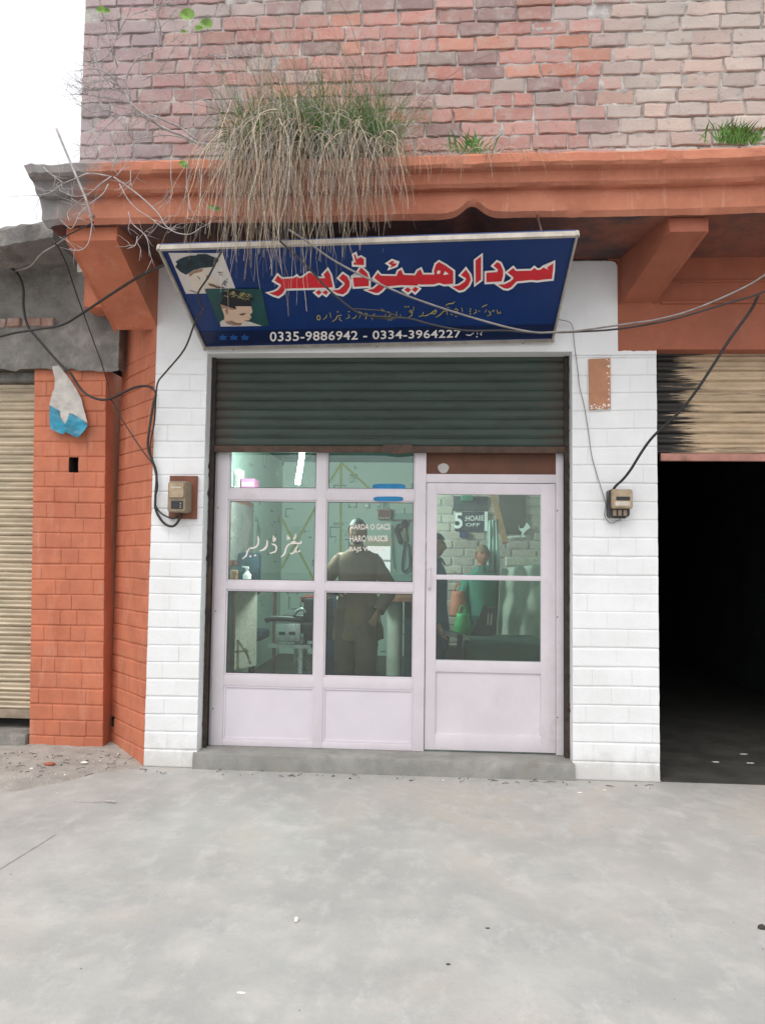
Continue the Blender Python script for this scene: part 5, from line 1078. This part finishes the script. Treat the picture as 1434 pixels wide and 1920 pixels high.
def plastic_chair():
    Y = 1.75; t = thing('plastic_chair', 'black plastic chair with slotted back behind the lower door pane', 'chair', U(905, 1200, Y)); P = lambda px, py, yy=Y: U(px, py, yy)
    mb = MB(); o = [(907, 1134), (920, 1140), (934, 1138), (930, 1175), (924, 1203), (878, 1202), (884, 1185), (897, 1160)]; mb.prism([P(*p) for p in o], (0, .04, 0)); mb.build('backrest', M['black'], t)
    for x in (914, 920):
        mb = MB(); mb.prism([P(x, 1150, Y-.004), P(x+3, 1150, Y-.004), P(x+1.5, 1172, Y-.004), P(x-1.5, 1172, Y-.004)], (0, .003, 0)); mb.build('back_slot', M['railgrey'], t)
    mb = MB(); a, b = P(872, 1200), P(924, 1206); mb.box(a.x, b.x, Y, Y+.42, b.z, a.z, 0, .01); mb.build('seat', M['black'], t)
    for x, yy in ((876, Y+.03), (920, Y+.03), (876, Y+.38), (920, Y+.38)):
        mb = MB(); q = P(x, 1204, Y); mb.bar((q.x, yy, FZ), (q.x, yy, q.z), .03, .03); mb.build('leg', M['black'], t)
plastic_chair()
bn = thing('wooden_bench', 'low grey wooden bench at the lower left of the door glass', 'bench', U(840, 1230, 1.2)); P = lambda px, py, yy=1.2: U(px, py, yy)
mb = MB(); mb.prism([P(815, 1178), P(872, 1196), P(880, 1201), P(815, 1188)], (0, .3, 0)); mb.build('seat', M['concrete'], bn)
for px in (824, 862):
    mb = MB(); mb.bar(P(px, 1190), P(px-2, 1245), .05, .04); mb.build('leg', M['hairblack'], bn)
mb = MB(); mb.box(P(815, 1214).x, P(868, 1214).x, 1.25, 1.45, FZ, P(840, 1216).z, 0, .01); mb.build('lower_box', M['black'], bn)
def bag(px0, px1, py0, py1, Y, m, name, label):
    a, b = U(px0, py0, Y), U(px1, py1, Y); mb = MB(); cxm = (a.x+b.x)/2; hw = (b.x-a.x)/2; rings = []
    for k in range(9):
        t = k/8; z = b.z+(a.z-b.z)*t; s = 1-.25*abs(t-.35)-.18*t; rings.append([Vector((cxm+hw*s*math.cos(q*math.pi/9)*(1+nz((k, q, 2))*.12), Y+.09*s*math.sin(q*math.pi/9), z+nz((q, k, 4))*.012)) for q in range(18)])
    mb.loft(rings); mb.tube(crom([Vector((cxm-hw*.4, Y, a.z)), Vector((cxm-hw*.2, Y, a.z+.06)), Vector((cxm+hw*.2, Y, a.z+.06)), Vector((cxm+hw*.4, Y, a.z))], 4), .008, 6)
    return mb.build(name, m, None, label, 'bag', loc=(cxm, Y, b.z), smooth=True)
bag(841, 877, 1108, 1156, 2.3, mat('salmon_cloth', (.45, .16, .11), .8, .15, 6), 'cloth_bag', 'salmon pink cloth bag hanging beside the man in teal')
bag(850, 884, 1150, 1188, 1.9, mat('bright_green_plastic', (.04, .30, .09), .5, .3, 6), 'plastic_bag', 'bright green plastic bag below the salmon cloth bag')

# ------------------------------------------------------------------ people
def person(label, origin, h, pose, cols, facing=0.0, hat=False, pants=True, seed=0):
    s = h/1.70; O = Vector(origin); Rz = Matrix.Rotation(facing, 3, 'Z')
    W = lambda p: O+Rz @ (Vector(p)*s)
    root = thing('person', label, 'person', O, 'people in the shop')
    J = {'pelvis': ((0, 0, .93), .125), 'waist': ((0, 0, 1.08), .115), 'chest': ((0, .0, 1.26), .135), 'neckb': ((0, .01, 1.42), .065), 'head': ((0, -.005, 1.51), .055), 'skull': ((0, -.005, 1.585), .06)}
    E_ = [('pelvis', 'waist'), ('waist', 'chest'), ('chest', 'neckb'), ('neckb', 'head'), ('head', 'skull')]
    for k, sg_ in (('a', -1), ('b', 1)):
        sh_ = (sg_*.175, .01, 1.375); el = pose['elbow_'+k]; wr_ = pose['wrist_'+k]; J['sh'+k] = (sh_, .06); J['el'+k] = (el, .042); J['wr'+k] = (wr_, .029)
        d = (Vector(wr_)-Vector(el)).normalized(); pal = Vector(wr_)+d*.055; J['pa'+k] = (pal, .030); E_ += [('chest', 'sh'+k), ('sh'+k, 'el'+k), ('el'+k, 'wr'+k), ('wr'+k, 'pa'+k)]
        side = d.cross(Vector((0, 1, 0))).normalized(); curl = Vector((0, -1, 0)).cross(side).normalized(); curl = Vector((0, -1, 0))
        for f in range(4):
            b0 = pal+side*(.026-.0175*f)*sg_+d*.032; ln = (.034, .038, .036, .028)[f]; J['f%s%d0' % (k, f)] = (b0, .010); b1 = b0+(d*.95+curl*.3).normalized()*ln; J['f%s%d1' % (k, f)] = (b1, .009); b2 = b1+(d*.55+curl*.85).normalized()*ln*.8; J['f%s%d2' % (k, f)] = (b2, .0075)
            E_ += [('pa'+k, 'f%s%d0' % (k, f)), ('f%s%d0' % (k, f), 'f%s%d1' % (k, f)), ('f%s%d1' % (k, f), 'f%s%d2' % (k, f))]
        t0 = Vector(wr_)+d*.03+side*.03*sg_; t1 = t0+(d*.6+side*sg_*.6+curl*.5).normalized()*.04; t2 = t1+(d*.9+curl*.4).normalized()*.028; J['t0'+k] = (t0, .012); J['t1'+k] = (t1, .010); J['t2'+k] = (t2, .008); E_ += [('wr'+k, 't0'+k), ('t0'+k, 't1'+k), ('t1'+k, 't2'+k)]
        J['hip'+k] = ((sg_*.09, 0, .88), .085); J['kn'+k] = (pose['knee_'+k], .058); J['an'+k] = (pose['ankle_'+k], .040); a_ = Vector(pose['ankle_'+k]); J['toe'+k] = (a_+Vector((sg_*.02, -.16, -.045)), .03)
        E_ += [('pelvis', 'hip'+k), ('hip'+k, 'kn'+k), ('kn'+k, 'an'+k), ('an'+k, 'toe'+k)]
    names = list(J); idx = {n: i for i, n in enumerate(names)}
    me = bpy.data.meshes.new('sk'); me.from_pydata([tuple(Vector(J[n][0])*s) for n in names], [(idx[a], idx[b]) for a, b in E_], [])
    ob = bpy.data.objects.new('sk', me); COL.objects.link(ob); sk = ob.modifiers.new('skin', 'SKIN'); sub = ob.modifiers.new('sub', 'SUBSURF'); sub.levels = 1
    for i, n in enumerate(names): me.skin_vertices[0].data[i].radius = (J[n][1]*s, J[n][1]*s); me.skin_vertices[0].data[i].use_root = (n == 'pelvis')
    dg = bpy.context.evaluated_depsgraph_get(); dg.update(); m2 = bpy.data.meshes.new_from_object(ob.evaluated_get(dg))
    mb = MB(); b0 = len(mb.v)
    for v in m2.vertices: mb.vert(O+Rz @ v.co)
    for p in m2.polygons: mb.face([b0+i for i in p.vertices], 0)
    bpy.data.objects.remove(ob); bpy.data.meshes.remove(me); bpy.data.meshes.remove(m2)
    # head with brow, nose, lips, chin and ears
    hc = Vector((0, -.012, 1.595)); bm = bmesh.new(); bmesh.ops.create_uvsphere(bm, u_segments=32, v_segments=24, radius=1)
    for v in bm.verts:
        x, y, z = v.co; p = Vector((x*.076, y*.096, z*.118))
        if z < 0: p.x *= 1-.28*(-z)**1.4; p.y *= 1-.16*(-z)
        if y < 0:
            g = lambda cx_, cz, sx_, sz_: math.exp(-((p.x-cx_)/sx_)**2-((p.z-cz)/sz_)**2)
            p.y += -.022*g(0, -.022, .013, .016)-.012*g(0, .0, .010, .022)-.006*g(0, .024, .045, .010)+.012*(g(.030, .006, .016, .012)+g(-.030, .006, .016, .012))-.007*g(0, -.056, .022, .006)+.005*g(0, -.063, .022, .003)-.006*g(0, -.070, .020, .006)-.010*g(0, -.098, .024, .016)
        v.co = W(hc+p)
    mb.addbm(bm, 0)
    for sg_ in (-1, 1):
        for cx_, cy_, cz_, rx, ry, rz_, mi in ((sg_*.030, -.078, 1.600, .013, .010, .0085, 1), (sg_*.030, -.0865, 1.600, .006, .004, .006, 2), (sg_*.078, .005, 1.585, .010, .022, .034, 0)):
            bm = bmesh.new(); bmesh.ops.create_uvsphere(bm, u_segments=12, v_segments=8, radius=1)
            for v in bm.verts: v.co = W((cx_+v.co.x*rx, cy_+v.co.y*ry, cz_+v.co.z*rz_))
            mb.addbm(bm, mi)
    for k, zz in (('brow', 1.622),):
        for sg_ in (-1, 1): mb.tube([W((sg_*.014, -.103, zz-.002)), W((sg_*.030, -.100, zz+.004)), W((sg_*.048, -.082, zz))], .0045*s, 5, 2)
    mb.build('body', [cols['skin'], M['signwhite'], M['hairblack']], root, smooth=True)
    # hair or cap
    bm = bmesh.new(); bmesh.ops.create_uvsphere(bm, u_segments=28, v_segments=20, radius=1)
    for v in list(bm.verts):
        x, y, z = v.co
        if z < -.25 or (y < -.35 and z < (.42 if not hat else .30)) or (y < -.05 and z < .0 and abs(x) > .5): bm.verts.remove(v)
    for v in bm.verts:
        x, y, z = v.co; k = 1+.06*nz((x*5, y*5, z*5+seed))
        v.co = W(hc+Vector((x*.087*k, y*.108*k, z*.128*k+.004)))
    mh = MB(); mh.addbm(bm); mh.build('cap' if hat else 'hair', cols['hair'], root, smooth=True)
    if pose.get('beard'):
        mh = MB(); bm = bmesh.new(); bmesh.ops.create_uvsphere(bm, u_segments=24, v_segments=16, radius=1)
        for v in list(bm.verts):
            x, y, z = v.co
            if z > -.25 or y > .35 or (z > -.62 and y < -.80 and abs(x) < .4): bm.verts.remove(v)
        for v in bm.verts:
            x, y, z = v.co; v.co = W(hc+Vector((x*.081*(1-.26*max(0, -z)**1.4), y*.103*(1-.1*max(0, -z)), z*.128)))
        mh.addbm(bm); mh.build('beard', M['hairblack'], root, smooth=True)
    # long shirt
    mk = MB(); n = 36; rings = []; hem = pose.get('hem', .60)
    for z, rx, ry in ((hem, .215, .155), (hem+.10, .205, .150), (.85, .190, .142), (.95, .182, .135), (1.05, .172, .128), (1.15, .176, .130), (1.25, .190, .135), (1.33, .200, .125), (1.385, .185, .105), (1.42, .120, .085), (1.45, .075, .072), (1.475, .068, .068)):
        lean_ = pose.get('sway', 0)*(1-(z-hem)/1.0); r_ = []
        for k in range(n):
            a = 2*math.pi*k/n; f = 1+(.075*math.sin(a*6+z*9+seed+nz((a*2, z*3, seed))*3)+.09*nz((math.cos(a)*2.5, math.sin(a)*2.5, z*7+seed)))*max(0, min(1, (1.30-z)/.4))
            r_.append(W((rx*f*math.cos(a)+lean_, ry*f*math.sin(a), z+nz((math.cos(a)*2, math.sin(a)*2, z*4))*.012)))
        rings.append(r_)
    mk.loft(rings, 0, False)
    for k, sg_ in (('a', -1), ('b', 1)):
        A, B2, C = Vector((sg_*.128, .01, 1.362)), Vector(pose['elbow_'+k]), Vector(pose['wrist_'+k]); P = crom([A, A.lerp(B2, .5)+Vector((sg_*.012, 0, 0)), B2, B2.lerp(C, .5), B2.lerp(C, .93)], 5)
        rr_ = [(.074-.018*(i/(len(P)-1)))*(1+.10*nz((i*.9, seed, sg_*3)))*s for i in range(len(P))]
        mk.tube([W(p) for p in P], rr_, 16, 0, False)
    for sg_ in (-1, 1): mk.prism([W((sg_*.004, -.078, 1.475)), W((sg_*.062, -.062, 1.488)), W((sg_*.075, -.085, 1.445)), W((sg_*.030, -.108, 1.415))], Rz @ Vector((0, -.008, 0)))       # collar
    mk.build('shirt', cols['shirt'], root, smooth=True, angle=60)
    if pants:
        mp = MB()
        for k in ('a', 'b'):
            sg_ = -1 if k == 'a' else 1; A = Vector((sg_*.085, 0, .90)); B2 = Vector(pose['knee_'+k]); C = Vector(pose['ankle_'+k]); P = crom([A, A.lerp(B2, .5), B2, B2.lerp(C, .55), C+Vector((0, 0, .02))], 5)
            mp.tube([W(p) for p in P], [(.125-.045*(i/(len(P)-1)))*(1+.09*nz((i*.8, seed+3, sg_)))*s for i in range(len(P))], 18, 0, False)
        mp.build('trousers', cols['pants'], root, smooth=True)
        for k in ('a', 'b'):
            a_ = Vector(pose['ankle_'+k]); sh2 = MB(); sg_ = -1 if k == 'a' else 1
            sh2.loft([[W((a_.x+sg_*.012*t+rx*math.cos(q*.524), a_.y+.05-t*.25, max(.003, .045+hz*math.sin(q*.524)))) for q in range(12)] for t, rx, hz in ((0, .025, .03), (.1, .042, .048), (.5, .047, .045), (.85, .045, .034), (1, .022, .018))]); sh2.build('shoe', M['black'], root, smooth=True)
    return root
skin = mat('brown_skin', (.24, .12, .075), .55, .1, 10)
olive_shaded = mat('shaded_brown_cloth', (.095, .062, .042), .9, .2, 6, None, .15, 25); olive = mat('olive_brown_cloth', (.15, .092, .060), .9, .14, 5, None, .15, 25)  # trousers: the same cloth darkened, shade put into the colour
Ym = 1.5; hm = UZ(672, 977, Ym)-FZ  # mirror image in the glass, built as a solid figure inside the room
pm = person('reflected bearded man in a brown shalwar kameez, built behind the middle window light', (UX(669, 1100, Ym), Ym, FZ), hm*1.0,
    dict(elbow_a=(-.31, -.02, 1.10), wrist_a=(-.13, -.24, 1.08), elbow_b=(.30, .02, 1.08), wrist_b=(.20, -.12, .87), knee_a=(-.09, -.02, .48), knee_b=(.10, -.10, .50), ankle_a=(-.10, .06, .07), ankle_b=(.09, -.10, .07), hem=.62, sway=.02, beard=True),
    dict(skin=skin, hair=M['hairblack'], shirt=olive, pants=olive_shaded), 0.0, seed=1)
stand = dict(elbow_a=(-.23, .02, 1.10), wrist_a=(-.22, -.08, .86), elbow_b=(.23, .02, 1.10), wrist_b=(.22, -.08, .86), knee_a=(-.09, -.02, .48), knee_b=(.09, -.02, .48), ankle_a=(-.10, .03, .07), ankle_b=(.10, .03, .07))
Yt = 2.35; ht = UZ(905, 1025, Yt)-FZ
person('man in a teal shirt with a tan cap beside the salmon bag behind the door', (UX(903, 1100, Yt), Yt, FZ), ht, dict(stand, hem=.55), dict(skin=mat('warm_skin', (.33, .13, .08), .55, .1, 10), hair=mat('tan_cap', (.22, .15, .085), .8, .2, 10), shirt=mat('teal_cloth', (.05, .19, .14), .85, .12, 5), pants=mat('dark_teal_cloth', (.03, .12, .09), .85, .12, 5)), .25, hat=True, seed=4)
Yn = 1.3; hn = UZ(822, 1003, Yn)-FZ
person('dark haired man in navy clothes half hidden at the left edge of the door glass', (UX(812, 1100, Yn), Yn, FZ), hn, dict(stand, hem=.62), dict(skin=skin, hair=M['hairblack'], shirt=mat('navy_cloth', (.022, .05, .085), .85, .15, 5), pants=mat('dark_navy_cloth', (.010, .018, .045), .85, .15, 5)), 1.45, seed=8)

# ------------------------------------------------------------------ loose bits on the ground
def pebble(px, py, r, m, label, name='pebble', cat='pebble', sc=(1, .8, .5), group='stone chips on the ground', z0=None):
    p = G(px, py); z = 0 if z0 is None else z0
    bm = bmesh.new(); bmesh.ops.create_icosphere(bm, subdivisions=2, radius=1)
    for v in bm.verts:
        k = 1+.35*nz(v.co*1.3+Vector((px, py, 0))); v.co = Vector((p.x+v.co.x*r*sc[0]*k, p.y+v.co.y*r*sc[1]*k, z+r*sc[2]*.8+v.co.z*r*sc[2]*k))
    mb = MB(); mb.addbm(bm); return mb.build(name, m, None, label, cat, group, loc=(p.x, p.y, z), smooth=True, angle=35)
M['chip'] = mat('white_chip', (.70, .68, .63), .8, .1, 30); M['brickbit'] = mat('brick_chip', (.36, .12, .08), .9, .25, 30, None, .3); M['darkbit'] = mat('dark_bit', (.05, .045, .04), .9, .3, 20)
pebble(556, 1727, .011, M['chip'], 'single white pebble lying on the open concrete in the foreground', sc=(.8, 1.6, .7))
pebble(60, 1452, .014, M['chip'], 'white chip on the earth left of the brick fragment', z0=.03)
pebble(158, 1440, .018, M['chip'], 'flat white chip on the earth right of the brick fragment', sc=(1.4, .7, .5), z0=.028)
pebble(92, 1444, .035, M['brickbit'], 'small red brick fragment on the earth before the left orange pier', 'brick_fragment', 'brick fragment', (1.1, .5, .38), None, .028)
pebble(1428, 1742, .016, M['darkbit'], 'dark clod on the concrete at the far right edge', sc=(1, .7, .6))
pebble(840, 1809, .006, M['darkbit'], 'tiny dark crumb low in the foreground concrete', sc=(1.2, .6, .5))
pebble(914, 1741, .006, M['darkbit'], 'tiny dark crumb on the concrete before the door', sc=(1.4, .5, .4))
pebble(1086, 1487, .012, M['chip'], 'white paint chip at the foot of the right white pier', sc=(1.3, .6, .3))
pebble(1133, 1483, .010, M['chip'], 'small white chip further right at the foot of the right white pier', sc=(1, .6, .4))
pebble(452, 1862, .012, M['chip'], 'pale chip near the bottom edge of the concrete', sc=(1.2, .7, .15))
for k, (x, y, lb) in enumerate(((1393, 1416, 'largest pale scrap on the dark shop floor'), (1406, 1433, 'pale scrap just below the largest one on the dark shop floor'), (1341, 1431, 'thin pale scrap on the dark floor nearest the white pier'))):
    pebble(x, y, .020, M['chip'], lb, 'paper_scrap', 'scrap', (1.3, .6, .15), 'scraps on the dark shop floor', .006)
mb = MB(); a = G(140, 1502, .008); mb.tube(crom([a, a+Vector((.10, .0, .0)), a+Vector((.17, .01, .004)), a+Vector((.24, .0, .004))], 4), [.002]*5+[.003]*4+[.006]*3+[.002], 6); mb.build('twig_litter', M['twig'], None, 'dry pale twig lying on the earth below the white left pier', 'twig', loc=a, smooth=True)
mb = MB(); R_ = random.Random(9)                                # crumbs, straw bits and dust litter
for k in range(420):
    if k < 260: p = Vector((R_.uniform(-3.9, -1.95), R_.gauss(-.05, .22), .034)); 
    elif k < 330: p = Vector((R_.uniform(XL, XR), -R_.uniform(.04, .14), .003))
    else: p = Vector((R_.uniform(-2.2, 2.2), R_.uniform(-3.0, -.2), .002))
    if k < 260 and p.y > .28: p.y = .2
    r = R_.uniform(.003, .010)*(1 if k < 330 else .35); a = R_.uniform(0, 6.28)
    if R_.random() < .35 and k < 330: d = Vector((math.cos(a), math.sin(a), .05))*R_.uniform(.02, .06); mb.tube([p, p+d*.5+Vector((0, 0, .004)), p+d], .0018, 4, 1)
    else:
        i = [mb.vert(p+Vector((r*math.cos(a+q*1.57)*R_.uniform(.6, 1.3), r*math.sin(a+q*1.57)*R_.uniform(.6, 1.3), 0))) for q in range(4)]; tpt = mb.vert(p+Vector((0, 0, r*.8)))
        for q in range(4): mb.face((i[q], i[(q+1) % 4], tpt), 0 if R_.random() < .5 else (1 if R_.random() < .6 else 2))
mb.build('ground_litter', [M['concrete'], M['darkbit'], M['chip']], None, 'fine crumbs and straw bits scattered along the foot of the piers', 'litter', kind='stuff')
